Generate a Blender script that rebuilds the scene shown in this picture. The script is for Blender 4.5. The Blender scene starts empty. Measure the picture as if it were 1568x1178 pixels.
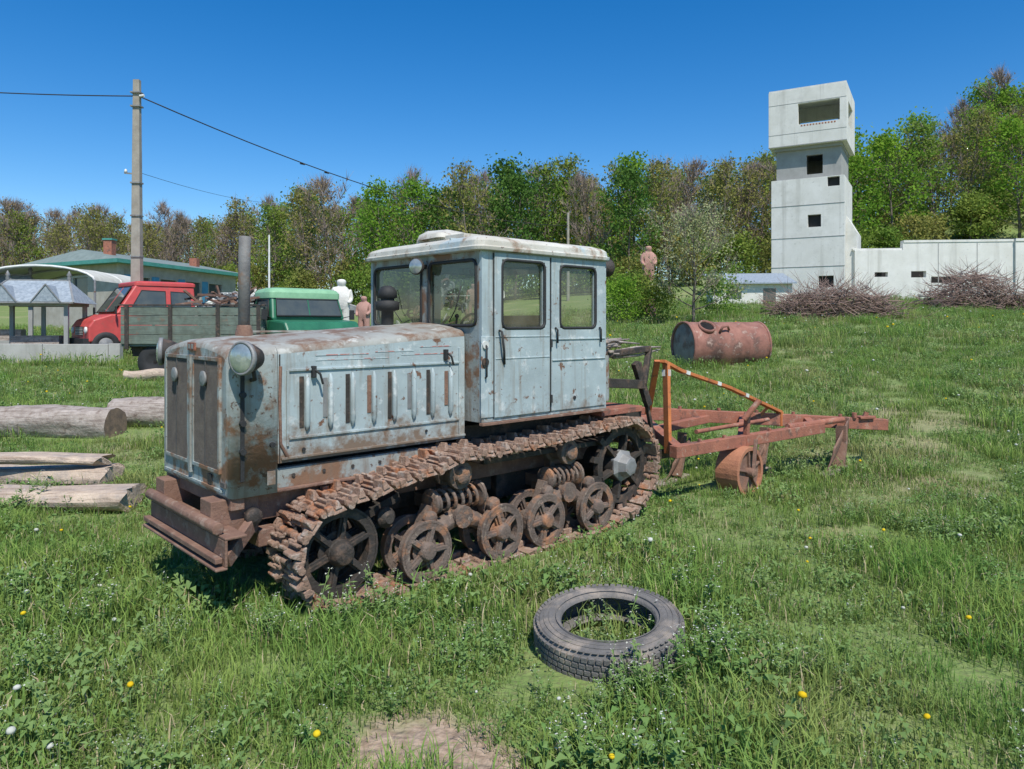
import bpy, math, random
import numpy as np
from mathutils import Vector, Matrix, noise
random.seed(7); rng=np.random.default_rng(7)
R=random.random
def U(a,b): return a+(b-a)*random.random()
scene=bpy.context.scene
# ---------------------------------------------------------------- materials
def mat(name,c1,c2=None,sc=4,rough=.75,metal=0,spot=None,streak=None,bump=.15,bsc=60,spot2=None,spot3=None,low=None):
    m=bpy.data.materials.new(name); m.use_nodes=True; nt=m.node_tree; N=nt.nodes; L=nt.links
    bs=N['Principled BSDF']; bs.inputs['Roughness'].default_value=rough; bs.inputs['Metallic'].default_value=metal
    tc=N.new('ShaderNodeTexCoord')
    def noi(s,vec=None,det=7):
        n=N.new('ShaderNodeTexNoise'); n.inputs['Scale'].default_value=s; n.inputs['Detail'].default_value=det; n.inputs['Roughness'].default_value=.65
        L.new(vec or tc.outputs['Object'],n.inputs['Vector']); return n.outputs['Fac']
    def rng_(o,lo,hi,a=0,b=1):
        r=N.new('ShaderNodeMapRange'); r.inputs['From Min'].default_value=lo; r.inputs['From Max'].default_value=hi; r.inputs['To Min'].default_value=a; r.inputs['To Max'].default_value=b
        L.new(o,r.inputs['Value']); return r.outputs['Result']
    def mix(f,a,b):
        x=N.new('ShaderNodeMix'); x.data_type='RGBA'; L.new(f,x.inputs[0])
        for i,v in ((6,a),(7,b)):
            if isinstance(v,tuple): x.inputs[i].default_value=(*v,1)
            else: L.new(v,x.inputs[i])
        return x.outputs[2]
    col=mix(rng_(noi(sc),.35,.65),c1,c2 or tuple(v*.75 for v in c1))
    for sp in (spot,spot2,spot3):
        if sp: col=mix(rng_(noi(sp[1]),sp[2],sp[3]),col,sp[0])
    if streak:
        mp=N.new('ShaderNodeMapping'); mp.inputs['Scale'].default_value=streak[3]; L.new(tc.outputs['Object'],mp.inputs['Vector'])
        col=mix(rng_(noi(1.0,mp.outputs['Vector']),streak[1],streak[2],0,.85),col,streak[0])
    if low:   # grime that gathers towards a lower edge: (colour,z_full,z_none)
        sx=N.new('ShaderNodeSeparateXYZ'); L.new(tc.outputs['Object'],sx.inputs[0]); g=rng_(sx.outputs['Z'],low[1],low[2],.42,0)
        ad=N.new('ShaderNodeMath'); ad.operation='ADD'; L.new(g,ad.inputs[0]); L.new(noi(11),ad.inputs[1])
        col=mix(rng_(ad.outputs[0],.66,.92),col,low[0])
    L.new(col,bs.inputs['Base Color'])
    if bump:
        b=N.new('ShaderNodeBump'); b.inputs['Strength'].default_value=bump; b.inputs['Distance'].default_value=.02
        L.new(noi(bsc),b.inputs['Height']); L.new(b.outputs['Normal'],bs.inputs['Normal'])
    return m
RUST=(.17,.085,.05)
paint_low=mat('grimy_blue_paint',(.40,.475,.485),(.31,.365,.37),3,.65,spot=(RUST,7,.60,.64),streak=((.22,.18,.135),.53,.73,(16,16,1.0)),spot2=((.54,.575,.565),9,.57,.66),spot3=((.16,.10,.07),30,.645,.68),bump=.22,bsc=9,low=((.19,.135,.095),.85,1.17))
paint_front=mat('rusty_blue_paint',(.34,.395,.395),(.27,.285,.26),4,.7,spot=((.22,.12,.07),4.5,.50,.58),streak=((.19,.14,.10),.48,.7,(12,12,1.5)),spot3=((.12,.08,.06),26,.60,.65),bump=.3,bsc=14)
hoodtop=mat('faded_hood_paint',(.34,.35,.32),(.25,.23,.20),4,.7,spot=((.19,.12,.08),5,.46,.59),spot2=((.47,.47,.43),8,.58,.68),bump=.25,bsc=14)
roofm=mat('faded_roof_paint',(.60,.59,.53),(.48,.45,.38),4,.7,spot=((.25,.16,.10),4.5,.52,.64),spot2=((.40,.47,.48),3.1,.57,.64),spot3=((.15,.1,.08),24,.63,.67),bump=.25,bsc=16)
rust=mat('rust_metal',(.25,.145,.10),(.165,.09,.065),7,.85,spot=((.32,.24,.19),12,.55,.7),bump=.4,bsc=50)
trackm=mat('dusty_rusty_steel',(.37,.25,.185),(.24,.145,.10),7,.9,spot=((.44,.36,.30),16,.52,.66),spot2=((.38,.155,.07),5,.53,.66),bump=.8,bsc=45)
dark=mat('dark_grease',(.055,.045,.038),(.028,.024,.02),8,.7,spot=((.15,.095,.065),9,.52,.68),bump=.4)
black=mat('black_rubber',(.03,.03,.03),(.02,.02,.02),10,.7,bump=.2)
wheelm=mat('roller_steel',(.20,.15,.12),(.11,.08,.065),9,.8,spot=((.35,.17,.09),8,.50,.64),spot2=((.34,.27,.21),20,.6,.7),bump=.5)
orange=mat('orange_paint',(.60,.20,.06),(.46,.14,.045),6,.6,spot=(RUST,9,.55,.65),bump=.2)
redrust=mat('red_rust_paint',(.38,.145,.09),(.26,.10,.065),6,.8,spot=((.40,.28,.21),10,.56,.7),spot2=((.15,.08,.06),7,.56,.66),bump=.4)
wheelrust=mat('orange_rust_rim',(.46,.20,.11),(.34,.14,.08),6,.85,spot=((.22,.10,.07),7,.55,.68),bump=.4)
white=mat('white_enamel',(.75,.75,.72),(.6,.6,.56),8,.5,bump=.05)
redline=mat('red_pinstripe',(.50,.16,.13),(.46,.3,.27),14,.6,spot=((.43,.50,.50),9,.46,.5),bump=0)
lens=mat('lamp_glass',(.50,.53,.50),(.30,.34,.33),20,.12,.5,bump=.1)
greymetal=mat('grey_metal',(.30,.30,.29),(.2,.2,.2),8,.6,.2,spot=(RUST,10,.58,.68))
pipem=mat('exhaust_steel',(.20,.20,.19),(.13,.125,.12),8,.7,.1,spot=((.22,.13,.08),7,.52,.66),bump=.3)
grillm=mat('grille_mesh',(.13,.115,.10),(.085,.075,.07),10,.8,bump=.3)
tyrem=mat('tyre_rubber',(.17,.16,.15),(.11,.105,.10),9,.9,spot=((.32,.27,.22),6,.50,.68),bump=.4,bsc=80)
wood=mat('grey_weathered_wood',(.46,.40,.35),(.30,.25,.21),6,.9,spot=((.20,.15,.12),7,.54,.66),streak=((.15,.11,.09),.48,.66,(2.5,45,45)),bump=.9,bsc=22)
woodend=mat('cut_wood',(.30,.20,.13),(.12,.09,.07),8,.9,bump=.4)
freshwood=mat('split_wood',(.60,.48,.37),(.42,.33,.26),5,.9,spot=((.36,.31,.27),4,.52,.66),streak=((.26,.18,.13),.48,.66,(2,55,55)),bump=.9,bsc=24)
concrete=mat('pale_concrete',(.72,.71,.67),(.62,.61,.56),.9,.9,spot=((.48,.47,.43),.7,.54,.78),streak=((.38,.37,.33),.53,.80,(2.2,2.2,.10)),spot3=((.45,.44,.40),6,.60,.74),bump=.25,bsc=12)
conc_grey_shade=mat('grey_and_shade_concrete',(.36,.36,.345),(.29,.29,.275),1.5,.9,streak=((.2,.2,.19),.56,.85,(2.2,2.2,.12)),bump=.2,bsc=10)  # grey concrete parts; on the tower neck it paints in the overhang shadow
wallconc=mat('rough_wall_concrete',(.45,.44,.41),(.36,.35,.32),1.5,.9,streak=((.25,.24,.21),.52,.8,(2.2,2.2,.3)),bump=.3,bsc=10)
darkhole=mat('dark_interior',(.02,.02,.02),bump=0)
poleM=mat('pole_concrete',(.36,.33,.28),(.27,.24,.2),3,.9)
wirem=mat('wire',(.03,.03,.03),bump=0)
bark=mat('bark',(.20,.165,.135),(.13,.105,.085),8,.95,bump=.4,bsc=30)
twigm=mat('bare_twigs',(.33,.26,.22),(.24,.19,.16),2,.95,bump=0)
brush=mat('cut_brushwood',(.30,.21,.175),(.19,.13,.11),3,.95,bump=0)
vred=mat('red_vehicle_paint',(.58,.085,.075),(.48,.06,.055),3,.45,spot=((.42,.10,.08),6,.55,.7),bump=.05)
vgreen=mat('dark_green_paint',(.03,.17,.09),(.02,.12,.065),3,.4,bump=.02)
vgreen2=mat('pale_green_paint',(.27,.50,.30),(.20,.40,.23),4,.5,bump=.02)
boardg=mat('green_grey_boards',(.16,.20,.165),(.10,.12,.095),5,.8,spot=((.2,.13,.09),6,.58,.7),streak=((.08,.09,.075),.5,.7,(2,30,30)),bump=.3)
wglass=mat('dark_window',(.06,.075,.08),(.10,.11,.10),2,.06,bump=0)
shingle=mat('blue_grey_shingle',(.34,.39,.43),(.20,.24,.28),9,.8,bump=.6,bsc=14)
tealroof=mat('teal_metal_roof',(.08,.32,.27),(.06,.24,.2),3,.5)
roofgrey=mat('green_grey_roof',(.22,.27,.245),(.16,.20,.18),3,.7)
bluewall=mat('blue_wall',(.09,.32,.48),(.07,.24,.38),2,.8)
beigewall=mat('beige_wall',(.45,.42,.37),(.34,.31,.26),2,.9)
pinkstone=mat('pink_stone',(.48,.28,.23),(.38,.21,.17),3,.9,bump=.4,bsc=20)
whitestone=mat('white_stone',(.74,.72,.66),(.62,.6,.54),3,.8,bump=.3,bsc=14)
clearm=mat('pale_canopy',(.66,.65,.56),(.52,.50,.42),3,.5)

def glassmat():
    m=bpy.data.materials.new('dusty_window_glass'); m.use_nodes=True; nt=m.node_tree; N=nt.nodes; L=nt.links; N.clear()
    o=N.new('ShaderNodeOutputMaterial'); t=N.new('ShaderNodeBsdfTransparent'); g=N.new('ShaderNodeBsdfGlossy'); d=N.new('ShaderNodeBsdfDiffuse')
    t.inputs[0].default_value=(.70,.74,.68,1); g.inputs['Roughness'].default_value=.03; d.inputs[0].default_value=(.30,.29,.22,1)
    lw=N.new('ShaderNodeLayerWeight'); lw.inputs[0].default_value=.5
    pw=N.new('ShaderNodeMath'); pw.operation='POWER'; pw.inputs[1].default_value=3; L.new(lw.outputs['Facing'],pw.inputs[0])
    ma=N.new('ShaderNodeMath'); ma.operation='MULTIPLY_ADD'; ma.inputs[1].default_value=.6; ma.inputs[2].default_value=.06; L.new(pw.outputs[0],ma.inputs[0])
    tc=N.new('ShaderNodeTexCoord'); n=N.new('ShaderNodeTexNoise'); n.inputs['Scale'].default_value=5; L.new(tc.outputs['Object'],n.inputs['Vector'])
    r=N.new('ShaderNodeMapRange'); r.inputs['From Min'].default_value=.35; r.inputs['From Max'].default_value=.8; r.inputs['To Max'].default_value=.35; r.inputs['To Min'].default_value=.06
    L.new(n.outputs['Fac'],r.inputs['Value'])
    m1=N.new('ShaderNodeMixShader'); m2=N.new('ShaderNodeMixShader')
    L.new(r.outputs[0],m1.inputs[0]); L.new(t.outputs[0],m1.inputs[1]); L.new(d.outputs[0],m1.inputs[2])
    L.new(ma.outputs[0],m2.inputs[0]); L.new(m1.outputs[0],m2.inputs[1]); L.new(g.outputs[0],m2.inputs[2]); L.new(m2.outputs[0],o.inputs[0])
    return m
glass=glassmat()

def leafmat(name,c1,c2,tr=.35,hscale=None,dry=None,nsc=.8,rnd=.5):
    m=bpy.data.materials.new(name); m.use_nodes=True; nt=m.node_tree; N=nt.nodes; L=nt.links; N.clear()
    o=N.new('ShaderNodeOutputMaterial'); d=N.new('ShaderNodeBsdfDiffuse'); t=N.new('ShaderNodeBsdfTranslucent'); mx=N.new('ShaderNodeMixShader'); mx.inputs[0].default_value=tr
    oi=N.new('ShaderNodeObjectInfo'); ge=N.new('ShaderNodeNewGeometry'); tc=N.new('ShaderNodeTexCoord')
    def mixc(f,a,b):
        x=N.new('ShaderNodeMix'); x.data_type='RGBA'; L.new(f,x.inputs[0])
        for i,v in ((6,a),(7,b)):
            if isinstance(v,tuple): x.inputs[i].default_value=(*v,1)
            else: L.new(v,x.inputs[i])
        return x.outputs[2]
    n=N.new('ShaderNodeTexNoise'); n.inputs['Scale'].default_value=nsc; n.inputs['Detail'].default_value=3; L.new(ge.outputs['Position'],n.inputs['Vector'])
    a=N.new('ShaderNodeMath'); a.operation='MULTIPLY_ADD'; a.inputs[1].default_value=rnd; L.new(oi.outputs['Random'],a.inputs[0])
    r=N.new('ShaderNodeMapRange'); r.inputs['From Min'].default_value=.3; r.inputs['From Max'].default_value=.7; r.inputs['To Max'].default_value=1-rnd*.5; r.inputs['To Min'].default_value=-rnd*.5
    L.new(n.outputs['Fac'],r.inputs['Value']); L.new(r.outputs[0],a.inputs[2]); a.use_clamp=True
    col=mixc(a.outputs[0],c1,c2)
    if dry:
        n2=N.new('ShaderNodeTexNoise'); n2.inputs['Scale'].default_value=dry[1]; n2.inputs['Detail'].default_value=4; L.new(ge.outputs['Position'],n2.inputs['Vector'])
        r2=N.new('ShaderNodeMapRange'); r2.inputs['From Min'].default_value=dry[2]; r2.inputs['From Max'].default_value=dry[3]; r2.inputs['To Max'].default_value=.7
        L.new(n2.outputs['Fac'],r2.inputs['Value']); col=mixc(r2.outputs[0],col,dry[0])
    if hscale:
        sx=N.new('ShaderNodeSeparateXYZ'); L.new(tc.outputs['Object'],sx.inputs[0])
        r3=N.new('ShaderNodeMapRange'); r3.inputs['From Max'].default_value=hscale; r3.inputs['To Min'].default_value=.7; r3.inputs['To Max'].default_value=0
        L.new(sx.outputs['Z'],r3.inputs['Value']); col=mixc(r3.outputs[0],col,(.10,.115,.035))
    L.new(col,d.inputs[0]); L.new(col,t.inputs[0]); L.new(d.outputs[0],mx.inputs[1]); L.new(t.outputs[0],mx.inputs[2]); L.new(mx.outputs[0],o.inputs[0])
    return m
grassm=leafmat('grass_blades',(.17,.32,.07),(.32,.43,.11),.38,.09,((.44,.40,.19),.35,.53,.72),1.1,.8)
strawm=leafmat('straw',(.52,.45,.28),(.42,.36,.21),.2)
weedm=leafmat('weed_leaves',(.15,.27,.075),(.25,.35,.13),.3)
flowm=leafmat('white_flowers',(.68,.68,.62),(.55,.56,.46),.2)
yelm=leafmat('yellow_flowers',(.80,.60,.03),(.75,.5,.02),.2)
lf=[leafmat('leaves_bright',(.25,.40,.05),(.16,.31,.045),.45,nsc=.25),
    leafmat('leaves_mid',(.17,.29,.055),(.26,.31,.07),.4,nsc=.25),
    leafmat('leaves_olive',(.33,.31,.095),(.23,.25,.07),.4,nsc=.25),
    leafmat('leaves_bronze',(.38,.28,.14),(.30,.24,.11),.4,nsc=.25),
    leafmat('leaves_dark',(.09,.18,.04),(.13,.23,.05),.35,nsc=.25)]
blossom=leafmat('blossom_leaves',(.46,.44,.26),(.30,.38,.16),.35,nsc=2)

# ---------------------------------------------------------------- mesh builder
def basis(d):
    d=Vector(d).normalized(); a=Vector((0,0,1)) if abs(d.z)<.95 else Vector((1,0,0))
    x=d.cross(a).normalized(); y=d.cross(x).normalized(); return x,y,d
def link(o): scene.collection.objects.link(o)
def empty(name,loc=(0,0,0),rz=0):
    e=bpy.data.objects.new(name,None); e.location=loc; e.rotation_euler=(0,0,rz); e.empty_display_size=.3; link(e); return e
class MB:
    def __init__(s): s.v=[];s.f=[];s.m=[];s.sm=[]
    def add(s,vs,fs,mi=0,sm=False):
        o=len(s.v); s.v+=[tuple(v) for v in vs]; s.f+=[tuple(i+o for i in f) for f in fs]; s.m+=[mi]*len(fs); s.sm+=[sm]*len(fs)
    def box(s,a,b,mi=0,M=None):
        vs=[(x,y,z) for x in (a[0],b[0]) for y in (a[1],b[1]) for z in (a[2],b[2])]
        if M: vs=[M@Vector(v) for v in vs]
        s.add(vs,[(0,1,3,2),(4,6,7,5),(0,4,5,1),(2,3,7,6),(0,2,6,4),(1,5,7,3)],mi)
    def beam(s,p0,p1,w,h,mi=0,roll=0):
        p0=Vector(p0);p1=Vector(p1); x,y,d=basis(p1-p0)
        if roll: q=Matrix.Rotation(roll,3,d); x=q@x;y=q@y
        vs=[p+x*sx*w/2+y*sy*h/2 for p in (p0,p1) for sx,sy in ((-1,-1),(1,-1),(1,1),(-1,1))]
        s.add(vs,[(0,3,2,1),(4,5,6,7),(0,1,5,4),(1,2,6,5),(2,3,7,6),(3,0,4,7)],mi)
    def cyl(s,p0,p1,r0,r1=None,n=16,mi=0,caps=True,sm=True):
        r1=r0 if r1 is None else r1; p0=Vector(p0);p1=Vector(p1); x,y,d=basis(p1-p0)
        cs=[(math.cos(2*math.pi*i/n),math.sin(2*math.pi*i/n)) for i in range(n)]
        vs=[p0+(x*c+y*q)*r0 for c,q in cs]+[p1+(x*c+y*q)*r1 for c,q in cs]
        s.add(vs,[(i,(i+1)%n,n+(i+1)%n,n+i) for i in range(n)],mi,sm)
        if caps: s.add(vs,[tuple(range(n-1,-1,-1)),tuple(range(n,2*n))],mi,False)
    def tube(s,pts,r,n=6,mi=0,closed=False):
        pts=[Vector(p) for p in pts]; k=len(pts); vs=[]
        rr=r if isinstance(r,(list,tuple)) else [r]*k
        px=None
        for i,p in enumerate(pts):
            a=pts[(i-1)%k] if (closed or i>0) else p; b=pts[(i+1)%k] if (closed or i<k-1) else p
            x,y,d=basis(b-a)
            if px is not None:
                x=(px-d*px.dot(d)).normalized(); y=d.cross(x)
            px=x
            for j in range(n):
                t=2*math.pi*j/n; vs.append(p+(x*math.cos(t)+y*math.sin(t))*rr[i])
        fs=[]
        for i in range(k if closed else k-1):
            for j in range(n):
                i2=(i+1)%k; fs.append((i*n+j,i*n+(j+1)%n,i2*n+(j+1)%n,i2*n+j))
        if not closed: fs+= [tuple(range(n-1,-1,-1)),tuple(range((k-1)*n,k*n))]
        s.add(vs,fs,mi,True)
    def lathe(s,prof,o,axis,n=24,mi=0,closed=False,sm=True):
        o=Vector(o); x,y,d=basis(axis); vs=[]
        for r,h in prof:
            for j in range(n):
                t=2*math.pi*j/n; vs.append(o+d*h+(x*math.cos(t)+y*math.sin(t))*r)
        k=len(prof); fs=[]
        for i in range(k if closed else k-1):
            i2=(i+1)%k
            for j in range(n): fs.append((i*n+j,i*n+(j+1)%n,i2*n+(j+1)%n,i2*n+j))
        s.add(vs,fs,mi,sm)
        if not closed: s.add(vs,[tuple(range(n-1,-1,-1)),tuple(range((k-1)*n,k*n))],mi,False)
    def loft(s,loops,mi=0,caps=True,closed=True,sm=False):
        n=len(loops[0]); vs=[p for l in loops for p in l]; fs=[]
        for i in range(len(loops)-1):
            for j in range(n if closed else n-1): fs.append((i*n+j,i*n+(j+1)%n,(i+1)*n+(j+1)%n,(i+1)*n+j))
        s.add(vs,fs,mi,sm)
        if caps: s.add(vs,[tuple(range(n-1,-1,-1)),tuple(range((len(loops)-1)*n,len(loops)*n))],mi)
    def panel(s,u0,u1,v0,v1,holes,P,th,mi=0):
        us=sorted({u0,u1,*[h[0] for h in holes],*[h[1] for h in holes]}); vs_=sorted({v0,v1,*[h[2] for h in holes],*[h[3] for h in holes]})
        nu=len(us)-1; nv=len(vs_)-1
        def sol(i,j):
            if i<0 or j<0 or i>=nu or j>=nv: return False
            cu=(us[i]+us[i+1])/2; cv=(vs_[j]+vs_[j+1])/2
            return not any(h[0]<cu<h[1] and h[2]<cv<h[3] for h in holes)
        idx={};V=[];F=[]
        def g(i,j,k):
            if (i,j,k) not in idx: idx[(i,j,k)]=len(V); V.append(P(us[i],vs_[j],th*k))
            return idx[(i,j,k)]
        for i in range(nu):
            for j in range(nv):
                if not sol(i,j): continue
                F.append((g(i,j,0),g(i+1,j,0),g(i+1,j+1,0),g(i,j+1,0))); F.append((g(i,j+1,1),g(i+1,j+1,1),g(i+1,j,1),g(i,j,1)))
                for (di,dj,a,b) in ((-1,0,(i,j+1),(i,j)),(1,0,(i+1,j),(i+1,j+1)),(0,-1,(i,j),(i+1,j)),(0,1,(i+1,j+1),(i,j+1))):
                    if not sol(i+di,j+dj): F.append((g(*b,0),g(*a,0),g(*a,1),g(*b,1)))
        s.add(V,F,mi)
    def build(s,name,mats,parent=None,bevel=0,loc=None,rot=None,coll=None,recalc=True):
        me=bpy.data.meshes.new(name); me.from_pydata(s.v,[],s.f)
        for m in mats: me.materials.append(m)
        me.polygons.foreach_set('material_index',s.m); me.polygons.foreach_set('use_smooth',s.sm); me.update()
        o=bpy.data.objects.new(name,me)
        if coll is None: link(o)
        else: coll.objects.link(o)
        if parent: o.parent=parent
        if loc: o.location=loc
        if rot: o.rotation_euler=rot
        if bevel:
            b=o.modifiers.new('bevel','BEVEL'); b.width=bevel; b.segments=2; b.limit_method='ANGLE'; b.angle_limit=math.radians(35)
        return o
def rrect(cx,cy,hx,hy,r,n=5):
    o=[]
    for qx,qy,a0 in ((1,1,0),(-1,1,90),(-1,-1,180),(1,-1,270)):
        for i in range(n+1):
            a=math.radians(a0+90*i/n); o.append((cx+qx*(hx-r)+r*math.cos(a),cy+qy*(hy-r)+r*math.sin(a)))
    return o
# ---------------------------------------------------------------- terrain
def sst(a,b,x): t=np.clip((x-a)/(b-a),0,1); return t*t*(3-2*t)
def zgn(x,y):
    x=np.asarray(x,float); y=np.asarray(y,float)
    q=np.clip(y-8,0,None); yy=q*q/(q+1+1e-9); yc=np.minimum(yy,55)+.35*np.clip(yy-55,0,120)
    k=x/np.maximum(y,8); f=sst(-.3,.4,k)
    z=.035*yc+.05*yc*f+.30*np.clip(y-54,0,35)*sst(.40,.68,k)+.05*np.clip(y-54,0,60)
    z+=.025*np.sin(x*.9+.5*y)*np.sin(y*.7-.3*x)*sst(2,10,np.abs(y)+np.abs(x))
    return z
def zg(x,y): return float(zgn(x,y))
def axis(a,b,c,d0,g):
    out=[0.];s=d0
    while out[-1]<b: out.append(out[-1]+s); s*=g
    neg=[0.];s=d0
    while neg[-1]>a: neg.append(neg[-1]-s); s*=g
    return np.array(sorted(set(neg+out)))+c
xs=axis(-900,900,0,.22,1.045); ys=axis(-120,1100,5,.22,1.045)
X,Y=np.meshgrid(xs,ys); Z=zgn(X,Y)
vs=np.stack([X.ravel(),Y.ravel(),Z.ravel()],1); nx=len(xs);ny=len(ys)
i=np.arange(nx-1)[None,:]+np.arange(ny-1)[:,None]*nx; fs=np.stack([i,i+1,i+nx+1,i+nx],-1).reshape(-1,4)
me=bpy.data.meshes.new('ground'); me.from_pydata(vs.tolist(),[],fs.tolist()); me.polygons.foreach_set('use_smooth',[True]*len(me.polygons)); ground=bpy.data.objects.new('ground',me); link(ground)
gm=bpy.data.materials.new('meadow_soil'); gm.use_nodes=True; nt=gm.node_tree; N=nt.nodes; L=nt.links; bs=N['Principled BSDF']; bs.inputs['Roughness'].default_value=1
ge=N.new('ShaderNodeNewGeometry')
def NZ(s,d=6):
    n=N.new('ShaderNodeTexNoise'); n.inputs['Scale'].default_value=s; n.inputs['Detail'].default_value=d; L.new(ge.outputs['Position'],n.inputs['Vector']); return n.outputs['Fac']
def MR(o,a,b,c=0,e=1):
    r=N.new('ShaderNodeMapRange'); r.inputs[1].default_value=a;r.inputs[2].default_value=b;r.inputs[3].default_value=c;r.inputs[4].default_value=e; L.new(o,r.inputs[0]); return r.outputs[0]
def MX(f,a,b):
    x=N.new('ShaderNodeMix'); x.data_type='RGBA'; L.new(f,x.inputs[0])
    for i_,v in ((6,a),(7,b)):
        if isinstance(v,tuple): x.inputs[i_].default_value=(*v,1)
        else: L.new(v,x.inputs[i_])
    return x.outputs[2]
c=MX(MR(NZ(9),.35,.65),(.14,.215,.052),(.21,.27,.085)); c=MX(MR(NZ(.35,4),.52,.72,0,.7),c,(.36,.34,.17)); c=MX(MR(NZ(40),.5,.65,0,.45),c,(.14,.115,.065))
PATCH=[(-.36,2.74,.34),(-.10,2.55,.26)]
DRY=[(4.4,7.6,.6),(6.3,11,.9),(7.5,8.4,.45),(2.6,5.6,.25),(5.2,9.4,.5)]
for (px,py,pr),dr in [(p,0) for p in PATCH]+[(p,1) for p in DRY]:
    vd=N.new('ShaderNodeVectorMath'); vd.operation='DISTANCE'; L.new(ge.outputs['Position'],vd.inputs[0]); vd.inputs[1].default_value=(px,py,zg(px,py))
    ad=N.new('ShaderNodeMath'); ad.operation='MULTIPLY_ADD'; L.new(NZ(6),ad.inputs[0]); ad.inputs[1].default_value=.5; L.new(vd.outputs['Value'],ad.inputs[2])
    c=MX(MR(ad.outputs[0],pr+.15,pr+.38,1 if not dr else .6,0),c,MX(MR(NZ(25),.4,.6),(.40,.30,.22) if not dr else (.36,.32,.17),(.28,.20,.14) if not dr else (.27,.24,.12)))
L.new(c,bs.inputs['Base Color']); b=N.new('ShaderNodeBump'); b.inputs['Distance'].default_value=.06; b.inputs['Strength'].default_value=.8; L.new(NZ(14),b.inputs['Height']); L.new(b.outputs[0],bs.inputs['Normal'])
me.materials.append(gm)

# ---------------------------------------------------------------- scatter
def scatter(name,pts,rz,sc,idx,coll,tilt=None):
    me=bpy.data.meshes.new(name); me.from_pydata([tuple(p) for p in pts],[],[])
    for nm,ty,d in (('rz','FLOAT',rz),('sc','FLOAT',sc),('ii','INT',idx)):
        a=me.attributes.new(nm,ty,'POINT'); a.data.foreach_set('value',d)
    o=bpy.data.objects.new(name,me); link(o)
    ng=bpy.data.node_groups.new(name+'_scatter','GeometryNodeTree')
    ng.interface.new_socket('Geometry',in_out='INPUT',socket_type='NodeSocketGeometry'); ng.interface.new_socket('Geometry',in_out='OUTPUT',socket_type='NodeSocketGeometry')
    n=ng.nodes; l=ng.links
    gi=n.new('NodeGroupInput'); go=n.new('NodeGroupOutput'); ip=n.new('GeometryNodeInstanceOnPoints'); ci=n.new('GeometryNodeCollectionInfo')
    ci.inputs['Collection'].default_value=coll; ci.inputs['Separate Children'].default_value=True; ci.inputs['Reset Children'].default_value=True
    def at(nm,ty):
        q=n.new('GeometryNodeInputNamedAttribute'); q.data_type=ty; q.inputs['Name'].default_value=nm; return q.outputs['Attribute']
    cx=n.new('ShaderNodeCombineXYZ'); l.new(at('rz','FLOAT'),cx.inputs[2]); er=n.new('FunctionNodeEulerToRotation'); l.new(cx.outputs[0],er.inputs[0])
    l.new(gi.outputs[0],ip.inputs['Points']); l.new(ci.outputs[0],ip.inputs['Instance']); ip.inputs['Pick Instance'].default_value=True
    l.new(at('ii','INT'),ip.inputs['Instance Index']); l.new(er.outputs[0],ip.inputs['Rotation']); l.new(at('sc','FLOAT'),ip.inputs['Scale']); l.new(ip.outputs[0],go.inputs[0])
    md=o.modifiers.new('scatter','NODES'); md.node_group=ng
    return o
gc=bpy.data.collections.new('grass_tufts')
def blade(mb,x,y,h,w,lean,az,mi):
    ca,sa=math.cos(az),math.sin(az); px,py=-sa*w/2,ca*w/2
    x1=x+ca*lean*h*.35;y1=y+sa*lean*h*.35; x2=x+ca*lean*h;y2=y+sa*lean*h
    mb.add([(x-px,y-py,-.02),(x+px,y+py,-.02),(x1+px*.8,y1+py*.8,h*.6),(x1-px*.8,y1-py*.8,h*.6),(x2,y2,h*(1-.25*lean))],[(0,1,2,3),(3,2,4)],mi)
def tuft(name,n,rad,h0,h1,straw=.06,w=.006,extra=None):
    mb=MB()
    for _ in range(n):
        a=U(0,6.28); r=rad*math.sqrt(R()); blade(mb,r*math.cos(a),r*math.sin(a),U(h0,h1),U(.6,1.4)*w,abs(random.gauss(.5,.38)),U(0,6.28),1 if R()<straw else 0)
    if extra: extra(mb)
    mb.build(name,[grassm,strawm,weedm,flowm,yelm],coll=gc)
def weeds(nst,h0,h1,fl,fs,nl=10):
    def f(mb):
        for _ in range(nst):
            x,y=U(-.12,.12),U(-.12,.12); h=U(h0,h1); dx,dy=U(-.3,.3)*h,U(-.3,.3)*h
            mb.tube([(x,y,0),(x+dx*.4,y+dy*.4,h*.5),(x+dx,y+dy,h)],[.0022,.0018,.0012],3,2)
            for k in range(nl):
                t=U(.1,.9); cx,cy,cz=x+dx*t,y+dy*t,h*t; a=U(0,6.28); q=U(.015,.035)
                ex,ey,ez=cx+math.cos(a)*q,cy+math.sin(a)*q,cz+U(0,.02); wx,wy=-math.sin(a)*q*.25,math.cos(a)*q*.25
                mb.add([(cx,cy,cz),((cx+ex)/2+wx,(cy+ey)/2+wy,ez),(ex,ey,ez),((cx+ex)/2-wx,(cy+ey)/2-wy,ez)],[(0,1,2,3)],2)
            for k in range(fl):
                p=Vector((x+dx+U(-.02,.02),y+dy+U(-.02,.02),h+U(-.04,.01))); q=fs*U(.6,1.2); u=Vector((U(-1,1),U(-1,1),U(-.3,.3))).normalized()*q; v=Vector((U(-1,1),U(-1,1),U(-.3,.3))).normalized()*q
                mb.add([p-u,p-v,p+u,p+v],[(0,1,2,3)],3)
    return f
def dand(kind):
    def f(mb):
        x,y=U(-.05,.05),U(-.05,.05); h=U(.10,.16); mb.tube([(x,y,0),(x,y,h)],.002,3,2)
        mb.lathe([(.004,-.006),(.014,0),(.011,.009),(.004,.012)],(x,y,h),(U(-.3,.3),U(-.3,.3),1),8,kind)
    return f
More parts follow.
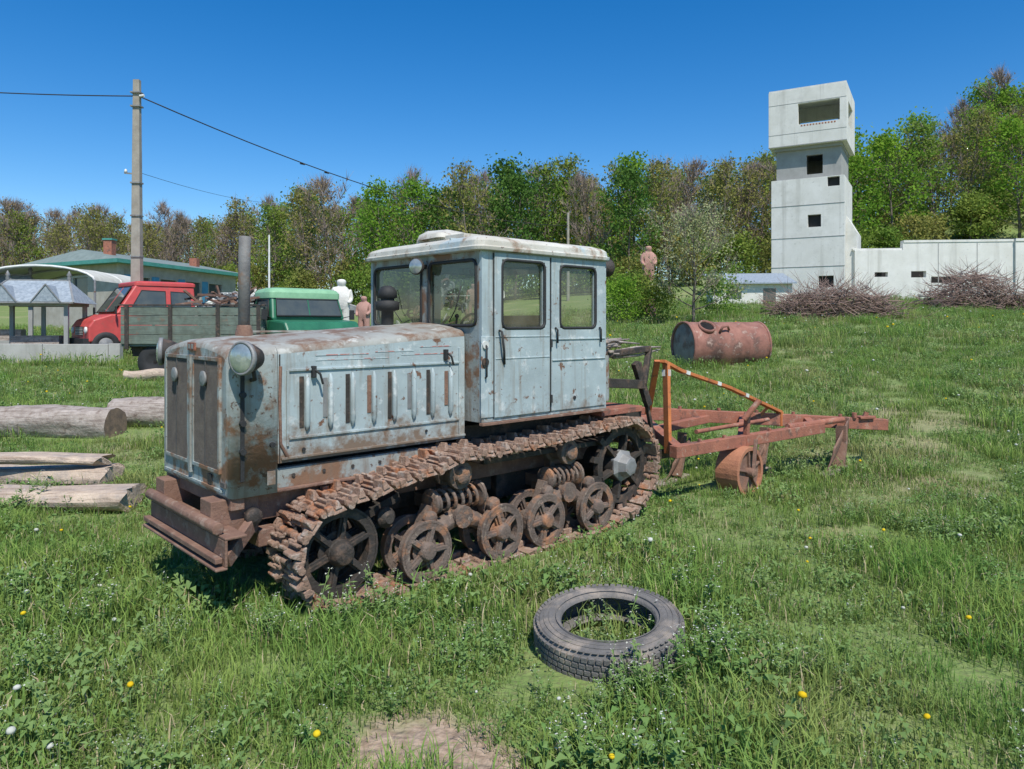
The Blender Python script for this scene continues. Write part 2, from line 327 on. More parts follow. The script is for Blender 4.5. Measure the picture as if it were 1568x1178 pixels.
def leafy(mb):
    for _ in range(26):
        x,y=U(-.13,.13),U(-.13,.13); z=U(.03,.12); a=U(0,6.28); q=U(.02,.045); w=q*.4
        c,s_=math.cos(a),math.sin(a)
        mb.add([(x,y,z-.01),(x+c*q*.5-s_*w,y+s_*q*.5+c*w,z+.01),(x+c*q,y+s_*q,z),(x+c*q*.5+s_*w,y+s_*q*.5-c*w,z+.01)],[(0,1,2,3)],2)
tuft('t00_grass',60,.17,.04,.11); tuft('t01_grass',60,.17,.05,.14); tuft('t02_grass',48,.15,.08,.20,.1,.0055)
tuft('t03_grass',60,.18,.03,.08,.14); tuft('t04_grass',35,.16,.04,.10,.05,.006,leafy)
tuft('t05_grass',35,.15,.04,.11,.05,.006,weeds(5,.09,.17,3,.0035)); tuft('t06_grass',30,.15,.05,.12,.05,.006,weeds(5,.11,.22,6,.0045))
tuft('t07_grass',40,.15,.04,.10,.05,.006,dand(3)); tuft('t08_grass',40,.15,.04,.10,.05,.006,dand(4)); tuft('t09_grass',40,.16,.03,.10,.75,.006)
TP=np.array([-.51,4.6]); A=np.array([.731,.682]); B=np.array([-.682,.731])
pts=[];rzs=[];scs=[];ids=[]
for (y0,y1,dens,s0,marg) in ((1.3,4,115,.95,1.0),(4,10,62,1.0,1.5),(10,20,22,1.35,2),(20,48,5,2.0,3)):
    area=(.85*(y0+y1)+2*marg)*(y1-y0)
    for _ in range(int(area*dens)):
        y=U(y0,y1); x=U(-.82*y-marg,.82*y+marg)
        q=np.array([x,y])-TP; s_=float(q@A); t_=float(q@B)
        if -.85<s_<2.3 and (-.03<t_<.42 or 1.32<t_<1.77): continue
        inn=(-1<s_<2.3 and .42<=t_<=1.32)
        if inn and R()<.5: continue
        d=math.hypot(x-.494,y-3.69)
        if .20<d<.41: continue
        if y>9 and -7.9-.05*y<x<-3 and 10.1<y<10.7: continue
        nz=noise.noise((x*.35,y*.35,3.1)); n2=noise.noise((x*1.3,y*1.3,9.)); n3=noise.noise((x*.8,y*.8,19.))
        skip=False
        for px,py,pr in PATCH:
            if math.hypot(x-px,y-py)<pr*(.9+.9*n2): skip=R()<.95
        isdry=False
        for px,py,pr in DRY:
            if math.hypot(x-px,(y-py)*1.3)<pr*(1+.9*n2): isdry=True
        if skip or (isdry and R()<.25) or R()<max(0,n3-.22)*1.2: continue
        r=R(); hh_=1
        if isdry: k=random.choice((9,9,3,3,0)); hh_=.8
        elif nz>.2 and r<.35: k=random.choice((9,3,3))
        elif n2>.2 and r<.40: k=random.choice((5,5,4,5,6))
        elif n2<-.15 and r<.5: k=2; hh_=1.05
        else: k=random.choices(range(10),(5,5,2.2,5,4,1.6,.8,.55,.3,.6))[0]
        if d<.2 or (.40<d<.62 and y<3.75 and (x>.45 or R()<.3)): k=random.choice((5,6,6,2))
        if -1.2<s_<2.3 and -.22<t_<0:
            if s_<-.35 and R()<.7: k=random.choice((6,6,2)); hh_=1.1
            else: k=random.choice((0,3,3,4)); hh_=.75
        pts.append((x,y,zg(x,y)-.01)); rzs.append(U(0,6.28)); scs.append(hh_*s0*U(.7,1.3)*(1+.5*max(-.7,min(.7,n3*1.5)))*(.6 if inn else 1)); ids.append(k)
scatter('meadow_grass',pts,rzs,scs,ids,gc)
print('grass',len(pts))

# ---------------------------------------------------------------- trees
def tree_mesh(mb,H,cw,nl,lpc,ls,base=.15,bare=False,tr=.016,sig=.55,nsub=4,twig=0):
    pts=[];p=Vector((0,0,-.2)); ld=Vector((U(-.05,.05),U(-.05,.05),1))
    n=8
    for k in range(n+1):
        pts.append(p.copy()); ld+=Vector((U(-.08,.08),U(-.08,.08),0)); p=p+ld.normalized()*H*.9/n
    mb.tube(pts,[H*tr*(1-.88*k/n) for k in range(n+1)],6,0)
    tips=[]
    for k in range(nl):
        fr=base+(.97-base)*(k+R())/nl; q=fr*n; i0=min(int(q),n-1); st=pts[i0].lerp(pts[i0+1],q-i0)
        az=k*2.4+U(-.4,.4); g=(fr-base)/(1-base); prof=(math.sin(math.pi*min(1,(g*.8+.22)))**.7)
        ln=cw*prof*U(.7,1.15); el=math.radians(15+45*g+U(-12,12)); d=Vector((math.cos(az)*math.cos(el),math.sin(az)*math.cos(el),math.sin(el)))
        bp=[st];
        for m in range(4):
            d=(d+Vector((U(-.15,.15),U(-.15,.15),.14))).normalized(); bp.append(bp[-1]+d*ln/4)
        r0=H*tr*.42*(1-.6*g); mb.tube(bp,[r0,r0*.75,r0*.5,r0*.3,r0*.12],4,0)
        for m in range(nsub):
            q=U(.9,4); j=min(int(q),3); sp=bp[j].lerp(bp[j+1],q-j); dd=(d+Vector((U(-.9,.9),U(-.9,.9),U(-.2,.8)))).normalized(); sl=ln*U(.22,.42)+.2
            ep=sp+dd*sl; mb.tube([sp,sp.lerp(ep,.5)+Vector((0,0,.05*sl)),ep],[r0*.25,r0*.16,r0*.06],3,0); tips.append((ep,dd)); tips.append((sp.lerp(ep,.5),dd))
        tips.append((bp[-1],d))
    tips.append((pts[-1],Vector((0,0,1))))
    for ep,dd in tips:
        for _ in range(twig):
            e2=ep+(dd+Vector((U(-.8,.8),U(-.8,.8),U(0,.9)))).normalized()*U(.5,1.3)*H/12; w=Vector((U(-1,1),U(-1,1),0)).normalized()*.022*H/12
            mb.add([ep-w,ep+w,e2],[(0,1,2)],2)
        c=ep; s_=sig*U(.6,1.25); nn=int(lpc*U(.4,1.5))
        for _ in range(nn):
            p=c+Vector((random.gauss(0,s_),random.gauss(0,s_),random.gauss(0,s_*.7))); u=Vector((U(-1,1),U(-1,1),U(-1,1))).normalized(); v=u.cross(Vector((U(-1,1),U(-1,1),U(-1,1)))).normalized(); q=ls*U(.5,1.2)
            mb.add([p-u*q*.5,p-v*q*.3,p+u*q*.5,p+v*q*.3],[(0,1,2,3)],1)
fc=bpy.data.collections.new('forest_trees')
spec=[(0,12,3.2,20,18,.31,0),(0,13,3.0,22,16,.31,0),(1,12,3.4,20,17,.31,1),(1,13,2.9,22,16,.30,1),(2,12,3.2,20,11,.28,3),(2,12.5,3.2,20,12,.28,2),(3,12,3.2,26,4,.24,8),(3,12.5,3.0,26,2,.24,9),(4,12,3.3,20,18,.33,0)]
for k,(lm,H,cw,nl,lpc,ls,tw) in enumerate(spec):
    mb=MB(); tree_mesh(mb,H,cw,nl,lpc,ls,base=.12,twig=tw,tr=.011,sig=.5); mb.build('f%02d_tree'%k,[bark,lf[lm],twigm],coll=fc)
mb=MB(); tree_mesh(mb,4,2.2,14,18,.3,base=.02,tr=.01,sig=.5); mb.build('f09_shrub',[bark,lf[1],twigm],coll=fc)
mb=MB(); tree_mesh(mb,4,2.2,14,14,.3,base=.02,tr=.01,sig=.5,twig=2); mb.build('f10_shrub',[bark,lf[2],twigm],coll=fc)
pts=[];rzs=[];scs=[];ids=[]
def y0of(k): return 88-20*float(sst(-.45,-.2,k))
for row in range(7):
    k=-1.15
    while k<1.15:
        yb=y0of(k)+row*5.5+U(-2.5,2.5); k+=(3.5+row*.25)/yb*U(.6,1.4)
        x=k*yb
        if row==0 and R()<.2: continue
        left=k<-.35
        if left: w=(1,1,2,2,7,7,6,5,0,0,0)
        elif k<.35: w=(7,6,5,5,4,4,4,5,3,0,0)
        else: w=(6,6,5,4,4,5,4,6,3,0,0)
        kk=random.choices(range(11),w)[0]
        und=1+.05*math.sin(k*17+1)+.04*math.sin(k*41)
        hs=1.03 if left else 1.13
        if kk in (6,7): hs*=1.05
        pts.append((x,yb,zg(x,yb)-.2)); rzs.append(U(0,6.28)); scs.append(hs*und*U(.86,1.10)); ids.append(kk)
        if row<2:
            for _ in range(2):
                x2=x+U(-3,3); y2=yb-U(1,4); pts.append((x2,y2,zg(x2,y2)-.1)); rzs.append(U(0,6.28)); scs.append(U(.6,1.2)); ids.append(random.choice((9,9,10)))
scatter('distant_forest',pts,rzs,scs,ids,fc)
def tree(name,x,y,H,cw,nl,lpc,ls,leaf,**k):
    mb=MB(); tree_mesh(mb,H,cw,nl,lpc,ls,**k); mb.build(name,[bark,leaf,twigm],loc=(x,y,zg(x,y)))
tree('blossoming_tree',7.45,30,4.7,2.2,26,15,.11,blossom,base=.16,tr=.017,sig=.28,nsub=5,twig=6)
for (x,y,h) in ((4.6,31,1.9),(5.4,32.5,2.2),(6.1,31,1.6),(9.3,33,1.8)):
    tree('green_bush',x,y,h,1.1,14,22,.13,lf[random.choice((0,1))],base=.03,tr=.012,sig=.25)

# ---------------------------------------------------------------- tractor
T=empty('crawler_tractor',(-.51,4.6,0),math.atan2(.682,.731))
C=.87
IC=(-.59,.315);IR=.285;SC=(2.04,.475);SR=.365
def track_path():
    P=[]
    P+= [(-.35+ i*.05,.012) for i in range(0,43)]
    P+= [(1.75+(SC[0]-1.75)*i/5,.012+(SC[1]-SR-.012)*i/5) for i in range(1,5)]
    for i in range(0,19):
        a=math.radians(-90+180*i/18); P.append((SC[0]+SR*math.cos(a),SC[1]+SR*math.sin(a)))
    tops=[(SC[0],SC[1]+SR),(1.38,.79),(.31,.765),(IC[0],IC[1]+IR)]
    for (a,b) in zip(tops,tops[1:]):
        d=a[0]-b[0]
        for i in range(1,12):
            t=i/12; P.append((a[0]-d*t,a[1]+(b[1]-a[1])*t-.10*d*d*.35*t*(1-t)*4*.35))
        P.append(b)
    for i in range(1,19):
        a=math.radians(90+180*i/18); P.append((IC[0]+IR*math.cos(a),IC[1]+IR*math.sin(a)))
    return P
P=track_path(); P=[Vector((p[0],0,p[1])) for p in P]
seg=[(P[(i+1)%len(P)]-P[i]).length for i in range(len(P))]; tot=sum(seg); npch=round(tot/.165); pit=tot/npch
def at_len(l):
    l%=tot
    for i,sg in enumerate(seg):
        if l<=sg: return P[i].lerp(P[(i+1)%len(P)],l/max(sg,1e-6))
        l-=sg
    return P[0]
for nm,t0 in (('track_near',0.0),('track_far',1.35)):
    mb=MB()
    for k in range(npch):
        a=at_len(k*pit); b_=at_len((k+1)*pit); d=(b_-a).normalized(); nrm=Vector((d.z,0,-d.x)) # outward
        M=Matrix(((d.x,0,nrm.x,(a.x+b_.x)/2),(0,1,0,t0+.195),(d.z,0,nrm.z,(a.z+b_.z)/2),(0,0,0,1)))
        if t0==0: M=M@Matrix.Rotation(U(-.12,.12),4,'Y')@Matrix.Rotation(U(-.04,.04),4,'Z')@Matrix.Translation((0,U(-.012,.012),0))
        h=pit/2-.008
        for sg in (-1,1):
            ya,yb=sorted((sg*.195,sg*.07))
            mb.add([M@Vector(v) for v in ((-h+.03,ya,-.014),(h-.03,ya,-.014),(h-.03,yb,-.014),(-h+.03,yb,-.014),(-h+.045,ya+.012,.014),(h-.035,ya+.012,.014),(h-.035,yb-.012,.014),(-h+.045,yb-.012,.014))],[(0,3,2,1),(4,5,6,7),(0,1,5,4),(1,2,6,5),(2,3,7,6),(3,0,4,7)],0)
            mb.box((-.055,sg*.13-.05,.013),(-.040,sg*.13+.05,.044),0,M)
            gh=.070+U(-.012,.006)
            mb.add([M@Vector(v) for v in ((-.02,ya,.012),(.028,ya,.012),(.028,yb,.012),(-.02,yb,.012),(-.004,ya+.012,gh),(.014,ya+.012,gh),(.014,yb-.006,gh-.008),(-.004,yb-.006,gh-.008))],[(0,3,2,1),(4,5,6,7),(0,1,5,4),(1,2,6,5),(2,3,7,6),(3,0,4,7)],0)
            mb.box((h-.04,sg*.17-.022,-.012),(h+.002,sg*.17+.022,.038),0,M)
        mb.box((-.03,-.07,-.02),(.03,.07,.01),0,M); mb.box((-.008,-.06,.01),(.012,.06,.035),0,M)
        mb.box((-h+.01,-.12,.0),(-h+.035,-.05,.035),0,M); mb.box((-h+.01,.05,0),(-h+.035,.12,.035),0,M)
        mb.box((-.045,-.075,-.055),(.045,-.05,-.012),0,M); mb.box((-.045,.05,-.055),(.045,.075,-.012),0,M)
        for (y0,y1) in ((-.19,-.13),(-.10,-.05),(.05,.10),(.13,.19)):
            mb.cyl(M@Vector((-h-.004,y0,0)),M@Vector((-h-.004,y1,0)),.023,n=8,mi=0)
        for (y0,y1) in ((-.13,-.10),(-.03,.03),(.10,.13)):
            mb.cyl(M@Vector((h+.004,y0,0)),M@Vector((h+.004,y1,0)),.023,n=8,mi=0)
    mb.build(nm,[trackm],T,bevel=.005)
def wheel(mb,s,t,z,r,w,ns=5,rim=.035,hub=.055,mi=0,sw=.36):
    o=(s,t,z)
    mb.lathe([(r-rim,0),(r,0),(r,w),(r-rim,w)],o,(0,1,0),28,mi,closed=True,sm=False)
    mb.lathe([(r+.012,0),(r+.012,.018),(r-.01,.018),(r-.01,0)],o,(0,1,0),28,mi,closed=True,sm=False)
    mb.lathe([(.02,-.03),(hub*.75,-.028),(hub,-.005),(hub,w+.02),(hub*.6,w+.03)],o,(0,1,0),16,mi)
    mb.lathe([(hub*.8,w*.5),(hub*1.5,w*.45),(hub*1.5,w*.62),(hub*.8,w*.62)],o,(0,1,0),20,mi,closed=True)
    for k in range(ns):
        a=2*math.pi*k/ns+s*3; ca,sa=math.cos(a),math.sin(a)
        p0=(s+ca*hub*.6,t+w*.4,z+sa*hub*.6); p1=(s+ca*(r-rim*.7),t+w*.4,z+sa*(r-rim*.7))
        mb.beam(p0,p1,r*sw,.026,mi); mb.beam((p0[0],t+w*.25,p0[2]),(p1[0],t+w*.3,p1[2]),.016,.05,mi)
mb=MB()
for tt in (.03,1.40):
    for s in (0,.643,1.08,1.648):
        wheel(mb,s,tt,.208,.182,.07,rim=.045,hub=.062); wheel(mb,s,tt+.2,.208,.182,.07,rim=.045,hub=.062)
        mb.cyl((s,tt,.208),(s,tt+.34,.208),.035,n=10)
mb.build('road_wheels',[wheelm],T,bevel=.003)
mb=MB()
for tt in (.09,1.44):
    wheel(mb,IC[0],tt,IC[1],.25,.08,6,.05,.08,sw=.26); wheel(mb,IC[0],tt+.13,IC[1],.25,.05,6,.05,.08,sw=.26)
    mb.cyl((IC[0],tt,IC[1]),(IC[0],tt+.4,IC[1]),.05,n=12)
    mb.lathe([(.03,-.07),(.06,-.065),(.075,-.03),(.075,0)],(IC[0],tt,IC[1]),(0,1,0),14)
    mb.beam((IC[0],tt+.30,IC[1]),(IC[0]+.6,tt+.32,.50),.10,.06)
    mb.lathe([(.03,0),(.06,.01),(.065,.05),(.03,.09)],(-.25,tt+.08,.45),(0,-1,0),14)
mb.build('idler_wheels',[dark],T,bevel=.003)
mb=MB()
for tt in (.10,1.45):
    o=(SC[0],tt,SC[1])
    mb.lathe([(.25,0),(.31,0),(.31,.05),(.25,.05)],o,(0,1,0),28,0,closed=True,sm=False)
    for k in range(13):
        a=2*math.pi*k/13; mb.beam((o[0]+.30*math.cos(a),tt+.025,o[2]+.30*math.sin(a)),(o[0]+.36*math.cos(a),tt+.025,o[2]+.36*math.sin(a)),.05,.05,0)
    for k in range(6):
        a=2*math.pi*k/6+.3; mb.beam((o[0],tt+.025,o[2]),(o[0]+.27*math.cos(a),tt+.025,o[2]+.27*math.sin(a)),.07,.03,0)
    mb.cyl((o[0],tt,o[2]),(o[0],tt+.4,o[2]),.13,n=18)
    mb.lathe([(.05,-.10),(.075,-.095),(.10,-.03),(.135,-.01),(.135,.02)],o,(0,1,0),7,1,sm=False)
mb.build('drive_sprockets',[dark,greymetal],T,bevel=.003)
mb=MB()
for tt in (.08,1.42):
    for s,z in ((.31,.64),(1.38,.665)):
        mb.lathe([(.03,-.035),(.055,-.03),(.06,0),(.095,0),(.095,.05),(.07,.055),(.07,.16),(.095,.165),(.095,.21),(.04,.21)],(s,tt,z),(0,1,0),20)
        mb.beam((s,tt+.24,z),(s+.05,tt+.26,z-.2),.07,.05); mb.cyl((s,tt,z),(s,tt+.3,z),.03,n=8)
mb.build('support_rollers',[wheelm],T,bevel=.003)
mb=MB()
for tt in (.12,1.5):
    for (pa,pb,ps) in ((0,.643,.33),(1.08,1.648,1.37)):
        mb.cyl((ps,tt-.05,.36),(ps,tt+.3,.36),.075,n=14)
        for w_,sg in ((pa,-1),(pb,1)):
            mb.tube([(ps+sg*.02,tt+.03,.35),((ps+w_)/2,tt+.03,.30),(w_-sg*.02,tt+.03,.22)],[.065,.055,.05],8); mb.beam((w_,tt+.04,.23),(w_+(-sg)*.10,tt+.04,.46),.07,.08)
            mb.lathe([(.05,0),(.09,.01),(.09,.03),(.05,.035)],(w_-sg*.10,tt+.04,.475),(-sg,0,0),14)
            mb.lathe([(.03,0),(.05,.01),(.05,.05),(.02,.06)],(w_-sg*.05,tt-.01,.40),(0,-1,0),10)
        a0,a1=pa+.12,pb-.12; n=90; tr=6.5
        mb.tube([(a0+(a1-a0)*i/n,tt+.04+.068*math.cos(2*math.pi*tr*i/n),.475+.068*math.sin(2*math.pi*tr*i/n)) for i in range(n+1)],.014,6,0)
        mb.cyl((a0,tt+.04,.475),(a1,tt+.04,.475),.02,n=8)
mb.build('suspension_bogies',[wheelm],T,bevel=.004)
mb=MB()
for tt in (.42,1.20): mb.box((-1.12,tt,.50),(2.15,tt+.12,.66),0)
mb.box((-.95,.56,.36),(1.0,1.18,.82),1); mb.box((1.0,.50,.30),(2.3,1.24,.90),1); mb.cyl((.2,.6,.34),(.2,1.15,.34),.12,mi=1)
mb.box((-.86,.40,.66),(.55,1.34,.70),1)
for s in (-.9,.33,1.37): mb.box((s-.06,.36,.36),(s+.06,1.38,.46),0)
mb.box((-.86,.355,.68),(.62,.42,.80),2); mb.box((-.86,1.32,.68),(.62,1.385,.80),2)
mb.beam((-.86,.345,.675),(.62,.345,.675),.03,.02,0)
for i_ in range(7): mb.cyl((-.75+i_*.2,.347,.75),(-.75+i_*.2,.357,.75),.012,n=6,mi=1)
mb.box((.58,.16,.66),(2.0,.5,.70),1); mb.box((.6,.44,.70),(1.95,.50,.90),1)
mb.build('chassis_frame',[rust,dark,paint_front],T,bevel=.006)
# hood + radiator
def zs(s): return 1.495+(s+1.1)*(1.60-1.495)/1.65
def section(s,zb,out=0,drop=0,crown=.060):
    z=zs(s)-drop; a=.327-out; r=[(a,zb),(a,z-.10),(a+.003,z-.040),(a+.014,z-.012),(a+.04,z+.004),(a+.16,z+.027),(a+.32,z+.047),(C,z+crown)]
    r+= [(2*C-t,zz) for t,zz in reversed(r[:-1])]
    return [(s,t,zz) for t,zz in r]
mb=MB()
mb.loft([section(s,.835) for s in (-.858,-.6,-.2,.2,.54)],0,caps=True)
for i_,f in enumerate(mb.f):
    zz=[mb.v[j][2]-zs(mb.v[j][0]) for j in f]
    if len(f)==4 and min(zz)>-.06: mb.m[i_]=1; mb.sm[i_]=True
mb.box((-.87,.85,zs(-.2)+.04),(.54,.89,zs(-.2)+.052),1)
mb.build('engine_hood',[paint_low,hoodtop],T,bevel=0)
mb=MB()
secs=[section(-1.15,.69,-.030,.035,.050),section(-1.143,.675,-.012,.016),section(-1.125,.67,.0,.004),section(-1.09,.67,.008,-.004),section(-.866,.67,.008,-.004)]
mb.loft(secs,0)
for i_,f in enumerate(mb.f):
    zz=[mb.v[j][2]-zs(mb.v[j][0]) for j in f]
    if len(f)==4: mb.sm[i_]=True
    if len(f)==4 and min(zz)>-.05: mb.m[i_]=1
mb.build('radiator_shell',[paint_front,hoodtop],T,bevel=0)
mb=MB()
for (t0,t1) in ((.44,.82),(.92,1.30)):
    P_=lambda u,v,d: (-1.166+d,u,v)
    mb.panel(t0-.02,t1+.02,.80,1.455,[(t0,t1,.82,1.435)],P_,.018,0)
    mb.box((-1.152,t0,.82),(-1.1505,t1,1.435),2)
    n=24
    for k in range(n): 
        tt=t0+(t1-t0)*(k+.5)/n; mb.box((-1.160,tt-.0038,.82),(-1.155,tt+.0038,1.435),1)
    for k in range(34):
        zz=.82+.615*(k+.5)/34; mb.box((-1.1548,t0,zz-.003),(-1.1525,t1,zz+.003),1)
    mb.box((-1.164,(t0+t1)/2-.008,.82),(-1.1605,(t0+t1)/2+.008,1.435),1)
    mb.lathe([(.035,0),(.045,.006),(.045,.016),(.02,.02)],(-1.166,(t0+t1)/2,1.33),(-1,0,0),18,3)
mb.box((-1.172,.855,.75),(-1.151,.885,1.46),0)
mb.box((-1.163,.40,.70),(-1.150,1.34,.715),0)
mb.box((-1.162,.55,.735),(-1.151,.60,.78),2); mb.box((-1.162,.35,.73),(-1.151,.41,.76),1)
mb.box((-1.160,.81,1.487),(-1.150,.93,1.535),4); mb.box((-1.163,.83,1.497),(-1.1605,.86,1.525),3); mb.box((-1.163,.88,1.497),(-1.1605,.91,1.525),3)
mb.build('front_grille',[paint_front,grillm,black,greymetal,redrust],T,bevel=.002)
mb=MB()
mb.box((-1.085,.312,.76),(-1.062,.320,1.46),1)
for z in (.93,1.09,1.25,1.40): mb.cyl((-1.077,.315,z),(-1.077,.29,z),.018,n=8,mi=1)
mb.cyl((-.90,.32,.95),(-.90,.30,.95),.016,n=8,mi=1); mb.box((-.93,.311,.72),(-.88,.318,.80),0)
def ridge(p0,p1,w=.016): mb.beam(p0,p1,w,.014,0)
y_=.324
ridge((-.80,y_,1.375),(.49,y_,1.375)); ridge((-.80,y_,.975),(.49,y_,.975)); ridge((.49,y_,.86),(.49,y_,1.48)); ridge((-.80,y_,.93),(-.80,y_,1.375)); ridge((-.84,y_,.86),(.54,y_,.86),.02)
mb.tube([(-.845,.322,1.40),(-.85,.322,1.2),(-.845,.322,.95),(-.80,.322,.865)],.010,6,2)
for k in range(8):
    s=-.68+k*.155
    mb.tube([(s,.318,1.01),(s,.312,1.05),(s,.312,1.31),(s,.318,1.345)],[.006,.018,.018,.006],8,0)
    lg=.0 if k%2==0 else .05
    mb.box((s-.046,.3225,1.03+lg),(s-.016,.3262,1.335-lg*.3),3 if k%2==0 else (4 if k%4==1 else 2))
mb.cyl((-.70,.322,.90),(-.70,.316,.90),.012,n=8,mi=1); mb.cyl((.2,.322,.92),(.2,.316,.92),.01,n=8,mi=1)
mb.box((-.853,.3205,.84),(-.846,.3262,1.47),3)
for s,z in ((-.64,1.375),(.36,1.45)):
    mb.box((s-.012,.295,z-.05),(s+.012,.325,z+.02),1); mb.tube([(s,.30,z),(s+.03,.285,z-.03),(s+.045,.28,z-.09)],.008,6,1)
mb.build('hood_louvers',[paint_low,black,rust,dark,greymetal],T,bevel=.003)
mb=MB()
for (s0,s1,z) in ((-.62,-.25,1.455),(-.2,.1,1.465),(.15,.42,1.49),(-.62,-.1,1.425),(.0,.42,1.44)):
    mb.box((s0,.3245,z),(s1,.3262,z+.006),0)
mb.build('hood_pinstripes',[redline],T)
mb=MB()
b0,b1=.14,1.36
mb.box((-1.24,b0,.50),(-1.12,b1,.515),0); mb.box((-1.24,b0,.36),(-1.225,b1,.50),0); mb.box((-1.29,b0,.345),(-1.225,b1,.36),0)
mb.tube([(-1.245,b0+.08,.548),(-1.245,b1,.548)],.034,10,0)
mb.beam((-1.265,b0+.02,.395),(-1.265,b1,.395),.04,.03,0)
mb.beam((-1.22,b0+.05,.38),(-1.02,b0+.2,.50),.05,.08,0)
for t in (.38,1.15): mb.box((-1.225,t,.44),(-.95,t+.16,.66),1)
mb.box((-1.13,.34,.60),(-1.05,1.4,.67),1)
mb.lathe([(.02,0),(.05,.01),(.05,.05),(.02,.06)],(-1.0,.37,.55),(0,-1,0),12,2)
mb.build('front_bumper',[rust,rust,dark],T,bevel=.005)
mb=MB()
for t,sd in ((.20,1),(1.54,-1)):
    ax=Vector((.93,.36*sd,-.02)).normalized(); o_=Vector((-1.12,t,1.46))
    mb.lathe([(.02,.13),(.055,.105),(.078,.055),(.086,.02),(.088,.0)],o_,ax,24,0)
    mb.lathe([(.088,.012),(.094,.01),(.094,-.014),(.080,-.016),(.080,-.004)],o_,ax,24,2)
    mb.lathe([(.079,-.0165),(.06,-.026),(.02,-.030)],o_,ax,24,1)
    mb.tube([(-1.05,t+sd*.03,1.40),(-1.04,t+sd*.03,1.34),(-1.02,t+sd*.12,1.33)],.012,8,0)
    mb.beam((-1.06,t+sd*.04,1.46),(-1.04,t+sd*.13,1.42),.03,.05,0)
mb.build('headlights',[dark,lens,greymetal],T,bevel=0)
mb=MB()
mb.tube([(-.83,.87,1.54),(-.83,.87,1.95),(-.825,.87,2.205)],.037,14,0); mb.lathe([(.055,0),(.055,.05),(.042,.10)],(-.83,.87,1.54),(0,0,1),16,1)
mb.cyl((-.826,.87,2.20),(-.826,.87,2.207),.03,n=12,mi=2)
mb.build('exhaust_stack',[pipem,rust,black],T)
mb=MB()
mb.lathe([(.045,0),(.045,.12),(.085,.13),(.09,.19),(.05,.20),(.05,.215),(.072,.22),(.068,.27),(.045,.30),(.015,.31)],(.25,.87,1.62),(0,0,1),20,0)
mb.build('air_cleaner',[black],T)
# cab
c0,c1,ta,tb,zb,zt=.556,1.90,.155,1.585,.955,2.18
mb=MB()
near=[(.745,1.16,1.625,2.095),(1.35,1.75,1.625,2.085)]
far=[(.66,1.20,1.58,2.11),(1.27,1.84,1.58,2.11)]
rearw=[(.21,.84,1.48,2.10),(.90,1.53,1.48,2.10)]
mb.panel(c0,c1,zb,zt,near,lambda u,v,d:(u,ta+d,v),.03,0)
mb.panel(c0,c1,zb,zt,far,lambda u,v,d:(u,tb-d,v),.03,0)
fr=[(.215,.765,1.635,2.10),(.865,1.52,1.635,2.10)]
mb.panel(ta+.03,tb-.03,zb,zt,fr,lambda u,v,d:(c0+d,u,v),.03,2)
mb.panel(ta+.03,tb-.03,zb,zt,rearw,lambda u,v,d:(c1-d,u,v),.03,0)
mb.box((c0+.03,ta+.03,zb),(c1-.03,tb-.03,zb+.03),1)
mb.panel(.665,1.222,.985,2.15,[(.735,1.17,1.615,2.105)],lambda u,v,d:(u,ta-.014+d,v),.013,0)
mb.panel(1.245,1.875,.985,2.15,[(1.34,1.76,1.615,2.095)],lambda u,v,d:(u,ta-.010+d,v),.009,0)
for z,s0,s1 in ((1.555,.67,1.218),(1.40,.67,1.218),(1.53,1.25,1.87),(1.37,1.25,1.87)): mb.beam((s0,ta-.012,z),(s1,ta-.012,z),.012,.010,0)
mb.box((c0-.012,ta-.008,.99),(c0+.10,ta-.001,1.56),0)
mb.box((c0-.01,ta-.02,.935),(c1+.02,ta+.02,.954),3)
mb.box((.655,ta-.006,.975),(.664,ta-.001,2.15),4); mb.box((1.224,ta-.006,.975),(1.243,ta-.001,2.15),4)
mb.build('cab_body',[paint_low,dark,paint_front,rust,black],T,bevel=.008)
mb=MB()
def ring(P_,u0,u1,v0,v1,r=.05,th=.012,mi=0):
    lp=rrect((u0+u1)/2,(v0+v1)/2,(u1-u0)/2,(v1-v0)/2,r,4); mb.tube([P_(a,b) for a,b in lp],th,6,mi,closed=True)
ring(lambda a,b:(a,ta-.010,b),.735,1.17,1.615,2.105)
ring(lambda a,b:(a,ta-.006,b),1.34,1.76,1.615,2.095)
for h in far: ring(lambda a,b:(a,tb,b),*h)
for h in fr: ring(lambda a,b:(c0-.003,a,b),*h)
mb.tube([(.70,ta-.02,1.60),(.70,ta-.05,1.59),(.72,ta-.05,1.45),(.75,ta-.02,1.36)],.009,6,0)
mb.tube([(1.28,ta-.015,1.62),(1.29,ta-.03,1.60),(1.29,ta-.03,1.50)],.008,6,0)
mb.tube([(1.80,ta-.015,1.62),(1.80,ta-.03,1.60),(1.80,ta-.03,1.50)],.008,6,0)
for z in (1.08,1.5): mb.cyl((1.232,ta-.02,z-.03),(1.232,ta-.02,z+.03),.010,n=8,mi=0)
mb.cyl((1.50,ta-.01,1.07),(1.50,ta-.018,1.07),.015,n=8,mi=0)
mb.tube([(.58,ta-.01,1.5),(.575,ta-.03,1.49),(.575,ta-.03,1.28),(.58,ta-.01,1.27)],.007,6,0)
mb.cyl((c0+.02,ta-.008,1.50),(c0+.02,ta-.02,1.50),.028,n=12,mi=1); mb.cyl((c0+.02,ta-.008,1.38),(c0+.02,ta-.02,1.38),.03,n=12,mi=2)
mb.tube([(c0-.02,.50,1.66),(c0-.025,.42,1.75),(c0-.02,.36,1.92)],.005,4,0); mb.tube([(c0-.02,1.1,1.66),(c0-.025,1.2,1.75),(c0-.02,1.26,1.92)],.005,4,0)
mb.build('cab_fittings',[black,white,dark],T)
mb=MB()
def quad(a,b,c_,d): mb.add([a,b,c_,d],[(0,1,2,3)],0)
